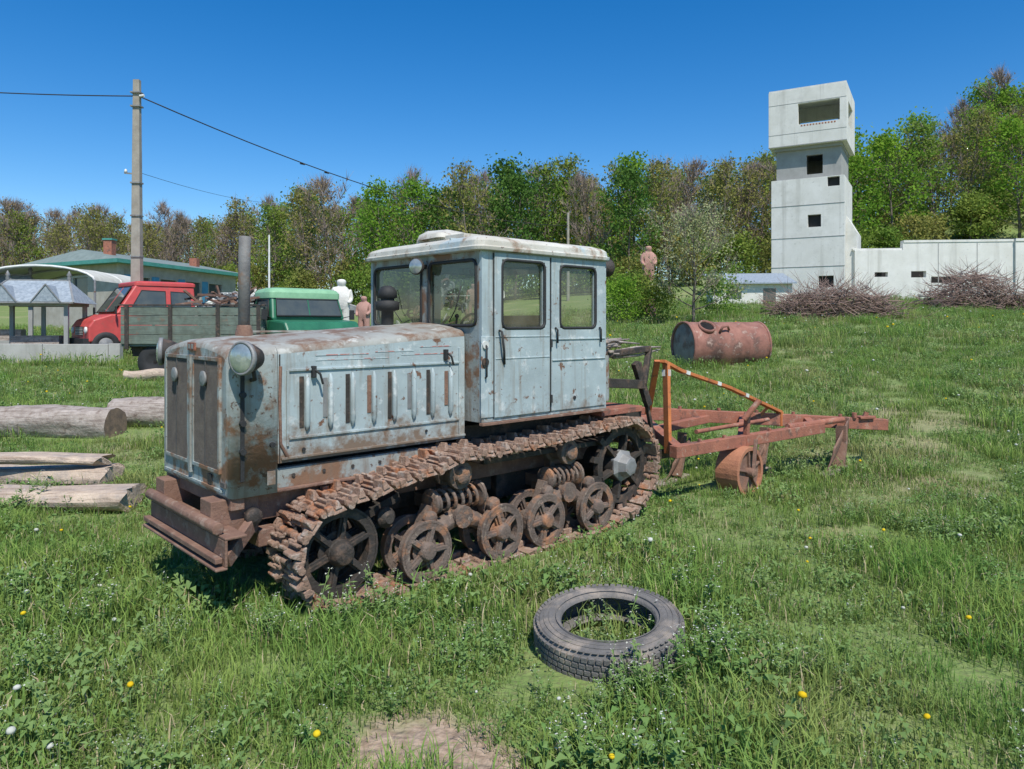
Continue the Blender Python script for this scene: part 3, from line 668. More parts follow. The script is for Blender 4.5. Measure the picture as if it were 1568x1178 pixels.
for (a,b,c_,d) in near: quad((a,ta+.014,c_),(b,ta+.014,c_),(b,ta+.014,d),(a,ta+.014,d))
for (a,b,c_,d) in far: quad((a,tb-.014,c_),(b,tb-.014,c_),(b,tb-.014,d),(a,tb-.014,d))
for (a,b,c_,d) in fr: quad((c0+.014,a,c_),(c0+.014,b,c_),(c0+.014,b,d),(c0+.014,a,d))
mb.build('cab_windows',[glass],T)
mb=MB()
mb.box((1.35,.5,1.0),(1.75,1.25,1.35),0); mb.box((1.68,.55,1.35),(1.78,1.2,1.72),0); mb.box((.60,.2,1.0),(.72,1.54,1.50),0)
mb.tube([(1.08,.85+.18*math.cos(t),1.63+.10*math.sin(t)) for t in [2*math.pi*i/20 for i in range(20)]],.012,6,0,closed=True); mb.cyl((.72,.85,1.4),(1.08,.85,1.63),.015,n=8)
for t in (.6,.68,1.05): mb.tube([(.95,t,1.0),(1.0,t,1.4),(1.05,t,1.70)],.01,6,0); mb.lathe([(.01,-.02),(.022,0),(.01,.02)],(1.05,t,1.71),(0,0,1),8,0)
mb.build('cab_interior',[dark],T,bevel=.01)
mb=MB()
cx,cy=(c0+c1)/2,C; hx,hy=(c1-c0)/2+.045,(tb-ta)/2+.035
L_=[]
for z,ins,r in ((2.160,.015,.08),(2.163,-.006,.08),(2.190,-.010,.08),(2.194,.004,.08),(2.232,.010,.08),(2.250,.028,.09),(2.272,.09,.10),(2.290,.20,.12),(2.300,.34,.13),(2.305,.5,.14)):
    L_.append([(a-.01,b,z+.010*math.sin(b*7)*(.3 if z>2.2 else 0)) for a,b in rrect(cx,cy,hx-ins,hy-ins,r,5)])
mb.loft(L_,0)
for i_ in range(len(mb.sm)-2):
    if i_>=24*5: mb.sm[i_]=True
mb.beam((c0-.02,ta+.33,2.262),(c1+.02,ta+.33,2.262),.02,.02,0)
mb.box((c0+.12,.5,2.29),(c0+.55,1.1,2.322),0)
mb.build('cab_roof',[roofm],T,bevel=.004)
mb=MB()
mb.loft([[(a+.02*math.sin(b*30),b+.02*math.sin(a*25),z+.012*math.sin(a*22+b*17)) for a,b in rrect(.86,.92,.22*k,.18*k,.05*k,4)] for z,k in ((2.30,1.0),(2.340,.93),(2.370,.62),(2.385,.3))],0,sm=True)
mb.build('roof_sack',[roofm],T)
mb=MB()
def lamp(p,ax,r):
    mb.lathe([(.02,r*1.1),(r*.7,r*.9),(r,.2*r),(r*1.04,0),(r*.9,-.01)],p,ax,18,0); mb.lathe([(r*.9,0),(r*.5,-.012),(.01,-.016)],tuple(Vector(p)-Vector(ax)*.0105),ax,18,1)
lamp((c0-.09,.81,2.08),(.93,.37,0),.062); mb.beam((c0-.03,.81,2.08),(c0,.81,2.08),.03,.03)
mb.build('cab_work_lamp',[dark,lens],T)
mb=MB(); lamp((c1+.26,.35,2.13),(-1,0,0),.075); mb.tube([(c1,.35,2.08),(c1+.14,.35,2.10),(c1+.2,.35,2.13)],.012,6,0); mb.box((c1+.01,.22,2.0),(c1+.07,.32,2.12),0)
mb.build('rear_work_lamp',[dark,dark],T)
mb=MB()
mb.loft([[(c1+.005+a,b,z) for a,b in rrect(.075,.5,.07*k,.28,.05*k,5)] for z,k in ((1.0,.9),(1.02,1),(1.36,1),(1.38,.9))],0)
mb.box((c1+.0,.2,.88),(2.45,1.5,.93),1); mb.box((2.1,.4,.60),(2.7,1.3,.88),2)
mb.beam((2.0,.30,1.15),(2.6,.30,1.10),.05,.08,2); mb.beam((2.0,.30,1.38),(2.75,.35,1.42),.05,.05,2); mb.beam((2.6,.3,1.10),(2.75,.35,1.42),.05,.05,2); mb.beam((2.5,.32,1.3),(2.7,.32,.9),.05,.07,2)
mb.beam((2.2,.9,.93),(2.4,.9,1.45),.08,.08,2)
for t in (.35,1.35): mb.beam((2.2,t,.45),(3.1,t,.42),.06,.08,2); mb.beam((2.6,t,1.3),(2.85,t,.45),.035,.035,2)
mb.build('rear_linkage',[paint_front,redrust,dark],T,bevel=.005)
mb=MB()
for _ in range(80):
    p=Vector((U(2.0,2.75),U(.3,1.4),U(1.36,1.50))); a=U(-.7,.7); d=Vector((math.cos(a),math.sin(a),U(-.1,.1)))*U(.35,.8)
    mb.tube([p-d*.5,p+Vector((U(-.03,.03),U(-.03,.03),U(-.02,.03))),p+d*.5],[.016,.014,.007],5,0)
mb.build('branch_load',[wood],T)

# ---------------------------------------------------------------- plow (world coordinates)
PL=empty('mounted_plow',(2.3,7.05,0),math.atan2(.682,.731))
inv=Matrix.Translation((2.3,7.05,0))@Matrix.Rotation(math.atan2(.682,.731),4,'Z'); inv=inv.inverted()
w=lambda x,y,z: inv@Vector((x,y,z))
mb=MB()
mb.beam(w(1.35,7.75,.70),w(4.40,8.62,.46),.10,.13,0)
mb.beam(w(1.44,6.54,.50),w(3.42,8.08,.50),.09,.11,0)
mb.beam(w(1.0,7.0,.55),w(2.1,7.9,.62),.08,.08,0)
mb.beam(w(2.25,7.15,.50),w(2.6,8.2,.62),.09,.09,0); mb.beam(w(1.5,6.6,.5),w(1.35,7.75,.66),.09,.1,0)
mb.beam(w(3.3,8.0,.5),w(3.35,8.4,.56),.08,.1,0)
mb.cyl(w(1.75,6.95,.62),w(2.75,7.85,.62),.022,n=8); mb.cyl(w(2.9,7.7,.56),w(3.75,8.3,.56),.035,n=8)
mb.beam(w(2.30,7.2,.45),w(2.32,7.2,.78),.05,.05,0); mb.cyl(w(2.25,7.1,.72),w(2.4,7.1,.9),.03,n=8)
mb.cyl(w(4.1,8.5,.56),w(4.12,8.5,.62),.03,n=6); mb.cyl(w(3.95,8.44,.56),w(3.95,8.44,.62),.03,n=6)
mb.beam(w(4.0,8.48,.56),w(4.2,8.54,.56),.12,.03,0)
for t_ in (.15,.3,.45,.6,.8,.95): p=w(1.35+3.05*t_,7.75+.87*t_,.775-.24*t_); mb.cyl(p-Vector((0,0,.03)),p+Vector((0,0,.02)),.022,n=6); p=w(1.44+1.98*t_,6.54+1.54*t_,.56); mb.cyl(p-Vector((0,0,.03)),p+Vector((0,0,.02)),.022,n=6)
mb.build('frame',[redrust],PL,bevel=.006)
mb=MB()
q0=w(1.44,6.83,1.29)
mb.beam(q0,w(1.44,6.75,.45),.075,.035,0,roll=.3); 
ps=[w(1.40,6.8,1.30),w(1.6,6.95,1.20),w(2.2,7.45,1.0),w(3.0,8.2,.66)]
for a,b_ in zip(ps,ps[1:]): mb.beam(a,b_,.07,.03,0)
mb.beam(w(1.45,7.3,1.28),w(1.42,7.7,.65),.06,.03,0)
mb.beam(w(3.0,8.2,.66),w(3.0,8.2,.5),.07,.05,0); mb.beam(w(2.85,8.1,.74),w(2.7,8.15,.56),.06,.03,0)
mb.build('mast',[orange],PL,bevel=.003)
mb=MB()
for a,b_,q in ((ps[1],ps[2],.1),(ps[1],ps[2],.75),(ps[2],ps[3],.3),(q0,w(1.44,6.75,.45),.12)):
    p=a.lerp(b_,q); d=(b_-a).normalized()*.03; mb.beam(p-d,p+d,.076,.036,0)
mb.build('mast_markings',[white],PL)
mb=MB(); zc=.215
mb.lathe([(.205,0),(.245,0),(.245,.24),(.205,.24)],(0,0,zc),(0,1,0),32,0,closed=True,sm=False)
mb.lathe([(.03,.03),(.21,.03),(.21,.04),(.03,.04)],(0,0,zc),(0,1,0),32,1,sm=False)
for k in range(5):
    a=k*1.257+.4; mb.beam((.03*math.cos(a),.02,zc+.03*math.sin(a)),(.20*math.cos(a),.02,zc+.20*math.sin(a)),.035,.02,1)
mb.lathe([(.02,-.05),(.045,-.04),(.05,.06),(.02,.07)],(0,0,zc),(0,1,0),14,1)
mb.beam((0,-.03,zc),(.1,.0,.52),.03,.05,1)
mb.build('gauge_wheel',[wheelrust,rust],PL,bevel=.004)
mb=MB()
def body(x,y,s=1.0):
    o=w(x,y,0)
    mb.beam(o+Vector((.12,.06,.50)),o+Vector((.10,.05,.30)),.10*s,.05,0); mb.beam(o+Vector((.10,.05,.32)),o+Vector((-.02,.03,.06)),.10*s,.05,0)
    L2=[]
    for i_ in range(7):
        t=i_/6; z=.0+.46*s*t; bend=.16*math.sin(t*1.9); row=[]
        for j in range(5):
            q=j/4; row.append((o.x-.36*s+.55*s*q+bend*.6+.05*t,o.y+.02+.24*q-bend*q*.9-.05*t,z*(.6+.4*q)-.015+.05*q*t))
        L2.append(row)
    vs_=[p for r_ in L2 for p in r_]; mb.add(vs_,[(i_*5+j,i_*5+j+1,(i_+1)*5+j+1,(i_+1)*5+j) for i_ in range(6) for j in range(4)],0,True)
    mb.beam(o+Vector((-.42,.0,.03)),o+Vector((.25,.12,.03)),.14,.02,1)
body(3.66,8.10,1.15); body(2.75,7.98,.85); body(1.75,7.6,.85)
o_=mb.build('plough_bodies',[rust,wood],PL); so=o_.modifiers.new('solid','SOLIDIFY'); so.thickness=.012

# ---------------------------------------------------------------- tyre, logs, tank
mb=MB()
prof=[(.24,.02),(.29,.0),(.345,.012),(.368,.04),(.374,.09),(.368,.14),(.345,.168),(.29,.18),(.245,.165),(.235,.15),(.25,.145),(.33,.15),(.355,.09),(.33,.035),(.25,.035),(.235,.03)]
mb.lathe(prof,(0,0,0),(0,0,1),64,0,closed=True)
for r in (.262,.30,.325):
    mb.tube([(r*math.cos(2*math.pi*i/64),r*math.sin(2*math.pi*i/64),.178 if r<.31 else .174) for i in range(64)],.0035,4,0,closed=True)
for k in range(66):
    a=2*math.pi*k/66
    for (z,dz,off) in ((.045,.016,0),(.075,.014,.03),(.105,.014,.06),(.136,.016,.09)):
        M=Matrix.Rotation(a+off,4,'Z'); mb.box((.362,-.014,z-dz*.8),(.379,.014,z+dz*.8),0,M)
    M=Matrix.Rotation(a+.03,4,'Z')@Matrix.Translation((.352,0,.161))@Matrix.Rotation(-.75,4,'Y'); mb.box((-.014,-.012,-.004),(.014,.012,.003),0,M)
mb.build('discarded_tyre',[tyrem],loc=(.494,3.72,.0),rot=(math.radians(5),math.radians(-3),0),bevel=.002)
def log(mb,p0,p1,r,mi=0,me_=1):
    p0=Vector(p0);p1=Vector(p1); n=28; x,y,d=basis(p1-p0); m=50; vs_=[]
    for i_ in range(m+1):
        c_=p0.lerp(p1,i_/m)+Vector((0,0,.03*math.sin(i_*.13+p0.x)))
        for j in range(n):
            a=2*math.pi*j/n; f_=i_/m*(p1-p0).length
            rr=r*(1+.16*noise.noise((f_*.9,math.cos(a)*1.2+p0.x,math.sin(a)*1.2))+.07*noise.noise((f_*1.5,math.cos(a)*6+p0.x,math.sin(a)*6))+.05*noise.noise((f_*7,math.cos(a)*4,math.sin(a)*4))); vs_.append(c_+(x*math.cos(a)+y*math.sin(a))*rr)
    mb.add(vs_,[(i_*n+j,i_*n+(j+1)%n,(i_+1)*n+(j+1)%n,(i_+1)*n+j) for i_ in range(m) for j in range(n)],mi,True)
    mb.add(vs_,[tuple(range(n-1,-1,-1)),tuple(range(m*n,(m+1)*n))],me_)
mb=MB(); log(mb,(-9.5,10.6,.20),(-5.6,10.35,.20),.26); mb.build('felled_log',[wood,woodend])
mb=MB(); log(mb,(-6.1,11.2,.24),(-3.4,11.3,.24),.25); mb.build('felled_log.001',[wood,woodend])
mb=MB(); log(mb,(-9.0,17.0,.45),(-7.9,17.2,.45),.12); mb.build('felled_log.002',[freshwood,woodend])
# split planks: flat sawn top, half-round underside, ragged ends
for nm,(a,b_,hw,hh) in zip(('split_timber','split_timber.001','split_timber.002'),(((-6.2,6.62,.10),(-3.36,6.50,.11),.20,.13),((-6.4,7.25,.15),(-3.92,7.20,.15),.20,.14),((-6.4,6.98,.36),(-3.98,7.12,.33),.13,.06))):
    mb=MB(); a=Vector(a);b_=Vector(b_); lo=[]; ln_=(b_-a).length; n=22
    for i_ in range(30):
        q=i_/29; c_=a.lerp(b_,q)+Vector((0,.02*math.sin(q*5+hw*30),.012*math.sin(q*7+hh*50))); row=[]
        for j in range(n):
            t=2*math.pi*j/n; k_=1+.14*noise.noise((q*ln_*.8,math.cos(t)*1.5,hh*40+math.sin(t)))+.07*noise.noise((q*ln_*3,math.cos(t)*5,math.sin(t)*5+hw*9))
            zt_=min(.62,math.sin(t))*hh
            row.append(c_+Vector((.10*noise.noise((t*1.3,hw*50,3)) if i_ in (0,29) else 0,math.cos(t)*k_*hw,zt_*k_)))
        lo.append(row)
    mb.loft(lo,0); mb.build(nm,[freshwood])
TK=empty('rusty_tank',(5.02,17.5,zg(5.02,17.3)-.05),math.radians(16))
mb=MB(); rr=.555
tankm=mat('tank_rust',(.34,.16,.12),(.23,.10,.075),4,.85,spot=((.14,.075,.06),3,.5,.62),spot2=((.45,.31,.25),6,.56,.68),bump=.4,bsc=20)
tankend=mat('tank_end_metal',(.33,.27,.23),(.22,.17,.14),3,.85,spot=((.2,.12,.09),4,.5,.62),bump=.3,bsc=20)
mb.lathe([(rr,-1.0),(rr,-.33),(rr+.015,-.32),(rr+.015,-.30),(rr,-.29),(rr,.4),(rr+.012,.41),(rr+.012,.43),(rr,.44),(rr,.94),(.52,1.0),(.05,1.02)],(0,0,rr-.05),(1,0,0),40,0)
mb.lathe([(rr-.02,-1.0),(.48,-1.02),(.3,-1.06),(.02,-1.07)],(0,0,rr-.05),(1,0,0),40,1)
mb.lathe([(rr-.02,-1.05),(rr+.018,-1.05),(rr+.018,-.96),(rr-.02,-.96)],(0,0,rr-.05),(1,0,0),40,0,closed=True)
mb.lathe([(rr-.02,.94),(rr+.018,.94),(rr+.018,.99),(rr-.02,.99)],(0,0,rr-.05),(1,0,0),40,0,closed=True)
mb.build('tank_shell',[tankm,tankend],TK)
mb=MB(); ax=Vector((0,-.62,.78)); o=Vector((-.62,0,rr-.05))+ax*(rr-.04)
mb.lathe([(.17,0),(.20,0),(.20,.10),(.17,.10)],o,ax,24,0,closed=True); mb.lathe([(.01,.055),(.172,.055)],o,ax,24,1)
mb.tube([(-.35,-.48,.82),(-.3,-.52,.95),(-.15,-.50,.97),(-.1,-.46,.87)],.03,8,0)
mb.cyl((1.0,-.2,.1),(1.08,-.25,-.05),.06,n=8); mb.build('manhole',[tankm,darkhole],TK)

# ---------------------------------------------------------------- tower
z0=zg(20,47)-.3
TW=empty('concrete_tower',(21.03,46,0),math.atan2(.503,-.864))
D=5.0
mb=MB()
F=lambda off: (lambda u,v,d:(u,-off-d,v))
shaft=[(.40,1.12,10.4,11.0),(1.5,2.3,7.86,8.66),(.75,1.65,3.95,4.7)]
mb.panel(.12,4.55,z0,11.05,shaft,F(.12),.3,0)
mb.panel(.35,4.30,11.05,13.2,[(1.45,2.43,11.35,12.6)],F(.55),.3,1)  # recessed neck: overhang shadow put into the darker wall colour
mb.panel(-.02,4.70,13.2,16.85,[(.385,2.87,14.55,15.9)],F(0),.3,0)
S=lambda x0,dr: (lambda u,v,d:(x0+dr*d,-u,v))
mb.panel(.42,D-.1,z0,11.05,[],S(.12,1),.3,0); mb.panel(.85,D-.2,11.05,13.2,[],S(.35,1),.3,1); mb.panel(.3,D+.1,13.2,16.85,[(1.0,3.6,14.4,15.9)],S(-.02,1),.3,0)  # middle panel: neck side in the same painted-in shade
mb.panel(.42,D-.1,z0,11.05,[],S(4.55,-1),.3,0); mb.panel(.85,D-.2,11.05,13.2,[],S(4.30,-1),.3,1); mb.panel(.3,D+.1,13.2,16.85,[(1.0,3.6,14.4,15.9)],S(4.70,-1),.3,0)
mb.panel(.42,4.25,z0,13.2,[],F(D-.5),.3,0); mb.panel(.28,4.4,13.2,16.85,[(1,3.5,14.4,15.9)],F(D-.2),.3,0)
mb.box((.0,-D-.08,16.85),(4.68,-.02,16.95),0); mb.box((.29,-D+.21,13.0),(4.39,-.31,13.25),1); mb.box((.43,-D+.51,11.0),(4.24,-.56,11.1),0)
for z in (5.3,7.2,9.3): mb.box((.10,-.119,z),(4.57,-.095,z+.035),2)
mb.box((-.04,-.0,13.2),(4.72,.02,13.26),2); mb.box((-.01,.0,14.0),(4.69,.012,14.03),2); mb.box((-.01,.0,15.95),(4.69,.012,15.98),2)
mb.box((-.5,-4.0,z0),(.118,-1.0,7.5),0)
mb.add([(.118,-1,7.5),(.118,-4,7.5),(-.5,-1,7.5),(-.5,-4,7.5),(.118,-1,8.6),(.118,-4,8.6)],[(0,2,4),(1,5,3),(2,3,5,4)],0)
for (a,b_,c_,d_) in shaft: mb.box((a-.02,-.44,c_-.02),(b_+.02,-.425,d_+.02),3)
mb.build('tower_walls',[concrete,conc_grey_shade,conc_grey_shade,darkhole],TW,bevel=.03)
mb=MB()
for k in range(12): mb.box((.62+k*.18,-.02,14.40),(.72+k*.18,.006,14.50),0)
mb.build('faded_lettering',[redrust],TW)
WL=empty('concrete_ruin_wall',(21.8,46.5,0),math.radians(-6))
mb=MB()
FW=lambda u,v,d:(u,d,v)
zb_=zg(26,45)-.8
mb.panel(0,2.9,zb_,6.3,[(1.2,2.0,4.6,4.9)],FW,.4,0)
mb.panel(2.9,9.5,zb_,6.75,[(3.4,4.3,4.55,4.95),(4.6,6.4,4.2,4.6),(7.0,7.5,4.3,4.7)],FW,.4,0)
mb.panel(9.5,24,zb_,6.75,[(11,12.3,3,5.2)],lambda u,v,d:(u,-.15+d,v),.4,0)
mb.box((-.1,.06,6.3),(2.9,.5,6.42),0); mb.box((2.95,-.04,6.75),(9.45,.5,6.9),0); mb.box((9.5,-.2,6.75),(24,.5,6.92),0)
for u in (5.0,7.3,10.6,13.5,16.5): mb.box((u,-.012 if u<9 else -.162,zb_),(u+.05,-.001 if u<9 else -.152,6.7),1)
for k in range(3): mb.box((1+k*.5,.45,4.0),(1.3+k*.5,.46,5.2),2)
mb.box((.5,2.4,zb_),(23,2.6,5.6),2)
mb.build('wall_body',[concrete,conc_grey_shade,darkhole],WL,bevel=.03)
for nm,cx,cy,wd,dp,hh,n in (('brushwood_pile',13.9,31.5,4.9,2.6,1.7,520),('brushwood_pile.001',22.9,36,4.4,2.4,2.5,480)):
    mb=MB()
    for _ in range(n):
        fx=U(-1,1); x=cx+fx*wd/2; y=cy+U(-1,1)*dp/2; top=hh*(1-fx*fx*.75)*U(.05,1); zz=zg(x,y)
        a=random.gauss(0,.6)+(3.14 if R()<.5 else 0); el=U(-.1,.8); l=U(.7,2.1); d=Vector((math.cos(a)*math.cos(el),math.sin(a)*math.cos(el),math.sin(el)))
        p=Vector((x,y,zz+top*.75)); pts_=[p-d*l*.5,p+Vector((U(-.1,.1),U(-.1,.1),U(-.08,.1))),p+d*l*.5]
        for pp in pts_: pp.z=max(pp.z,zg(pp.x,pp.y)+.02)
        mb.tube(pts_,[U(.02,.035),.016,.007],3,0)
        if R()<.7:
            for _k in range(3):
                s_=pts_[1].lerp(pts_[2],U(0,1)); mb.tube([s_,s_+(d+Vector((U(-.8,.8),U(-.8,.8),U(0,.8)))).normalized()*U(.3,.8)],[.010,.005],3,0)
    mb.build(nm,[brush])
LB=empty('low_white_shed',(13.8,42,zg(13.8,42)),math.radians(-8)); mb=MB()
mb.box((-2.2,0,-.5),(2.2,3,1.2),0); mb.add([(-2.4,-.3,1.15),(2.4,-.3,1.15),(2.4,3.3,1.9),(-2.4,3.3,1.9),(-2.4,-.3,1.22),(2.4,-.3,1.22),(2.4,3.3,1.98),(-2.4,3.3,1.98)],[(0,1,2,3),(4,5,6,7),(0,1,5,4),(1,2,6,5),(2,3,7,6),(3,0,4,7)],1)
mb.box((-1.4,-.01,.3),(-.6,.0,.9),2); mb.box((.6,-.01,-.3),(1.3,.0,.9),2)
mb.build('shed_body',[whitestone,shingle,wglass],LB)

# ---------------------------------------------------------------- pole & wires
def cat(a,b,sag,n=24): 
    a=Vector(a);b=Vector(b); return [a.lerp(b,i/n)-Vector((0,0,4*sag*(i/n)*(1-i/n))) for i in range(n+1)]
UP=empty('utility_pole',(-13.33,26,zg(-13.3,26))); mb=MB(); b0=zg(-13.3,26); H=10.3-b0
mb.loft([[(a,b_,z) for a,b_ in rrect(0,0,.19-.08*z/H,.15-.06*z/H,.02,2)] for z in (-.3,H*.3,H*.6,H)],0)
for z in (H*.35,H*.5,H*.62,H*.9,H*.95): mb.box((-.17,-.16,z),(.17,.13,z+.05),1)
mb.beam((-.45,0,7.0-b0),(.1,0,6.95-b0),.05,.05,1); mb.lathe([(.02,0),(.05,.02),(.05,.1),(.02,.14)],(-.4,0,7.0-b0),(0,0,1),10,2)
mb.cyl((.15,-.1,9.7-b0),(.3,-.1,9.72-b0),.05,n=8,mi=2)
mb.build('pole_shaft',[poleM,greymetal,white],UP)
mb=MB(); o=Vector((-13.33,26,b0))
def sub(l): return [p-o for p in l]
mb.tube(sub(cat((-35,30,12.5),(-13.4,26,9.73),.35)),.022,5); mb.tube(sub(cat((-13.2,26,9.7),(4.6,60,9.7),1.2)),.024,5); mb.tube(sub(cat((-13.2,26,7.0),(-16.6,50,9.9),.2)),.008,4)
for u in (.22,.28): 
    q=cat((-13.2,26,9.7),(4.6,60,9.7),1.2)[int(24*u)]-o; mb.cyl(q-Vector((.1,0,.02)),q+Vector((.1,.1,-.05)),.035,n=6)
mb.build('power_lines',[wirem],UP)
mb=MB(); mb.cyl((0,0,-.3),(0,0,10.75-zg(4.6,60)),.14,.10,10); mb.build('utility_pole.001',[poleM],loc=(4.6,60,zg(4.6,60)))
mb=MB(); mb.cyl((0,0,-.3),(0,0,10.1-zg(-16.6,50)-2.4),.09,.06,8); mb.build('lamp_post',[white],loc=(-16.6,50,zg(-16.6,50)))

# ---------------------------------------------------------------- left background
mb=MB(); x=-26
while x<-11.9:
    y=22; zz=zg(x,y); mb.box((x,y,zz-.2),(min(x+1.96,-11.8),y+.2,zz+.58+U(-.02,.02)),0); x+=1.98
mb.build('low_concrete_wall',[wallconc],bevel=.01)
HH=empty('farmhouse',(-22.5,42,0),0)
A0=Vector((0,0,0));A1=Vector((2.1,12,0));A2=Vector((-8.0,4.5,0)); A3=A1+A2
zb_=.6; mb=MB(); ze=5.1
def wallq(a,b,z0_,z1_,holes,mi,th=.25):
    d=(b-a); ln=d.length; d=d/ln; n=Vector((-d.y,d.x,0))
    mb.panel(0,ln,z0_,z1_,holes,lambda u,v,dd:tuple(a+d*u+n*dd+Vector((0,0,v))),th,mi)
    for h in holes:
        p=a+d*h[0]+n*.12;q=a+d*h[1]+n*.12; mb.add([(p.x,p.y,h[2]),(q.x,q.y,h[2]),(q.x,q.y,h[3]),(p.x,p.y,h[3])],[(0,1,2,3)],2)
wallq(A0,A1,zb_,ze,[(1,2.6,3.2,4.4),(3.6,5.2,3.2,4.4),(6.2,7.8,3.2,4.4),(8.8,10.4,3.2,4.4)],0)
wallq(A2,A0,zb_,ze,[(1.2,2.6,3.2,4.4),(4.5,6.0,3.2,4.4)],0)
wallq(A1,A3,zb_,ze,[],0); wallq(A3,A2,zb_,ze,[],0)
dd_=(A1-A0).normalized(); nn_=Vector((dd_.y,-dd_.x,0))
for (u0,u1,z0_,z1_,m_) in ((2.75,3.45,3.0,4.5,1),(5.35,6.05,3.0,4.5,1),(.1,.85,3.0,4.5,1),(0,12,2.7,2.85,3),(7.95,8.65,3.0,4.5,1)):
    p=A0+dd_*u0+nn_*.02;q=A0+dd_*u1+nn_*.02; mb.add([(p.x,p.y,z0_),(q.x,q.y,z0_),(q.x,q.y,z1_),(p.x,p.y,z1_)],[(0,1,2,3)],m_)
mb.build('walls',[beigewall,bluewall,wglass,redrust],HH)
mb=MB()
c_=(A0+A3)/2; pr=[c_+(p-c_)*1.12 for p in (A0,A1,A3,A2)]; r0=(pr[0]+pr[3])/2; r1=(pr[1]+pr[2])/2
r0=r0.lerp(r1,.10); r1=r1.lerp(r0,.10)
def V3(p,z): return (p.x,p.y,z)
top=[V3(p,ze+.22) for p in pr]+[V3(r0,6.2),V3(r1,6.2)]+[V3(p,ze) for p in pr]
mb.add(top,[(0,1,5,4),(1,2,5),(2,3,4,5),(3,0,4)],0); mb.add(top,[(0,6,7,1),(1,7,8,2),(2,8,9,3),(3,9,6,0),(6,9,8,7)],1)
mb.box((-2.2,2.2,5.2),(-1.7,2.7,6.7),2); mb.box((.0,9,5.2),(.5,9.5,6.2),2); mb.box((-2.25,2.15,6.7),(-1.65,2.75,6.8),1)
mb.build('roof',[roofgrey,tealroof,redrust],HH)
def pavilion(name,loc,rz,sc=1):
    PV=empty(name,loc,rz); PV.scale=(sc,sc,sc); mb=MB()
    for x_ in (-1.1,1.1):
        for y_ in (-.8,.8): mb.box((x_-.06,y_-.06,-.1),(x_+.06,y_+.06,1.75),0)
    mb.box((-1.2,-.9,1.7),(1.2,-.78,1.85),0); mb.box((-1.2,.78,1.7),(1.2,.9,1.85),0); mb.box((-1.1,-.72,.3),(1.1,-.68,.4),0)
    for k in range(9): mb.box((-1.05+k*.25,-.72,-.05),(-1.0+k*.25,-.69,.3),0)
    mb.add([(-1.4,-1.1,1.8),(1.4,-1.1,1.8),(1.4,1.1,1.8),(-1.4,1.1,1.8),(-.9,0,2.55),(.9,0,2.55)],[(0,1,5,4),(1,2,5),(2,3,4,5),(3,0,4),(3,2,1,0)],1)
    for (a,b_) in (((-1.4,-1.1,1.8),(-.9,0,2.55)),((1.4,-1.1,1.8),(.9,0,2.55)),((-.9,0,2.55),(.9,0,2.55)),((-1.4,-1.1,1.8),(1.4,-1.1,1.8))): mb.beam(a,b_,.05,.05,2)
    for s_ in (-1,1):
        mb.add([(s_*.62-.4,-1.12,1.83),(s_*.62+.4,-1.12,1.83),(s_*.62,-1.12,2.36),(s_*.62,-.2,2.34)],[(0,1,2),(0,2,3),(1,3,2)],1); mb.beam((s_*.62-.42,-1.13,1.82),(s_*.62,-1.13,2.38),.04,.03,2); mb.beam((s_*.62+.42,-1.13,1.82),(s_*.62,-1.13,2.38),.04,.03,2)
        mb.lathe([(.03,0),(.07,.08),(.05,.16),(.08,.2),(.01,.34)],(s_*.9,0,2.52),(0,0,1),10,2)
    mb.box((-.7,-.3,-.1),(.7,.3,.75),3)
    for sg in (-1,1): mb.box((-1.0,sg*.55-.12,.38),(1.0,sg*.55+.12,.43),3)
    mb.build('pavilion_body',[conc_grey_shade,shingle,greymetal,wood],PV)
pavilion('garden_pavilion',(-15.4,23.8,zg(-15.4,23.8)),math.radians(12))
pavilion('garden_pavilion.001',(-18.6,26.5,zg(-18.6,26.5)),math.radians(20),1.1)
CP=empty('carport_canopy',(-17.0,28,zg(-17,28)+.35),math.radians(5)); mb=MB(); lo=[]
for i_ in range(13):
    a=math.pi*i_/12; lo.append([(-2.0*math.cos(a),y_,2.15+.55*math.sin(a)) for y_ in (-2.2,2.2)]) 
mb.add([p for l in lo for p in l],[(i_*2,i_*2+1,i_*2+3,i_*2+2) for i_ in range(12)],1,True)
for y_ in (-2.2,0,2.2):
    mb.tube([(-2.0*math.cos(math.pi*i_/12),y_,2.12+.55*math.sin(math.pi*i_/12)) for i_ in range(13)],.045,5,2)
    for x_ in (-2,2): mb.cyl((x_,y_,-.5),(x_,y_,2.15),.04,n=8)
mb.build('canopy_body',[greymetal,clearm,white],CP)

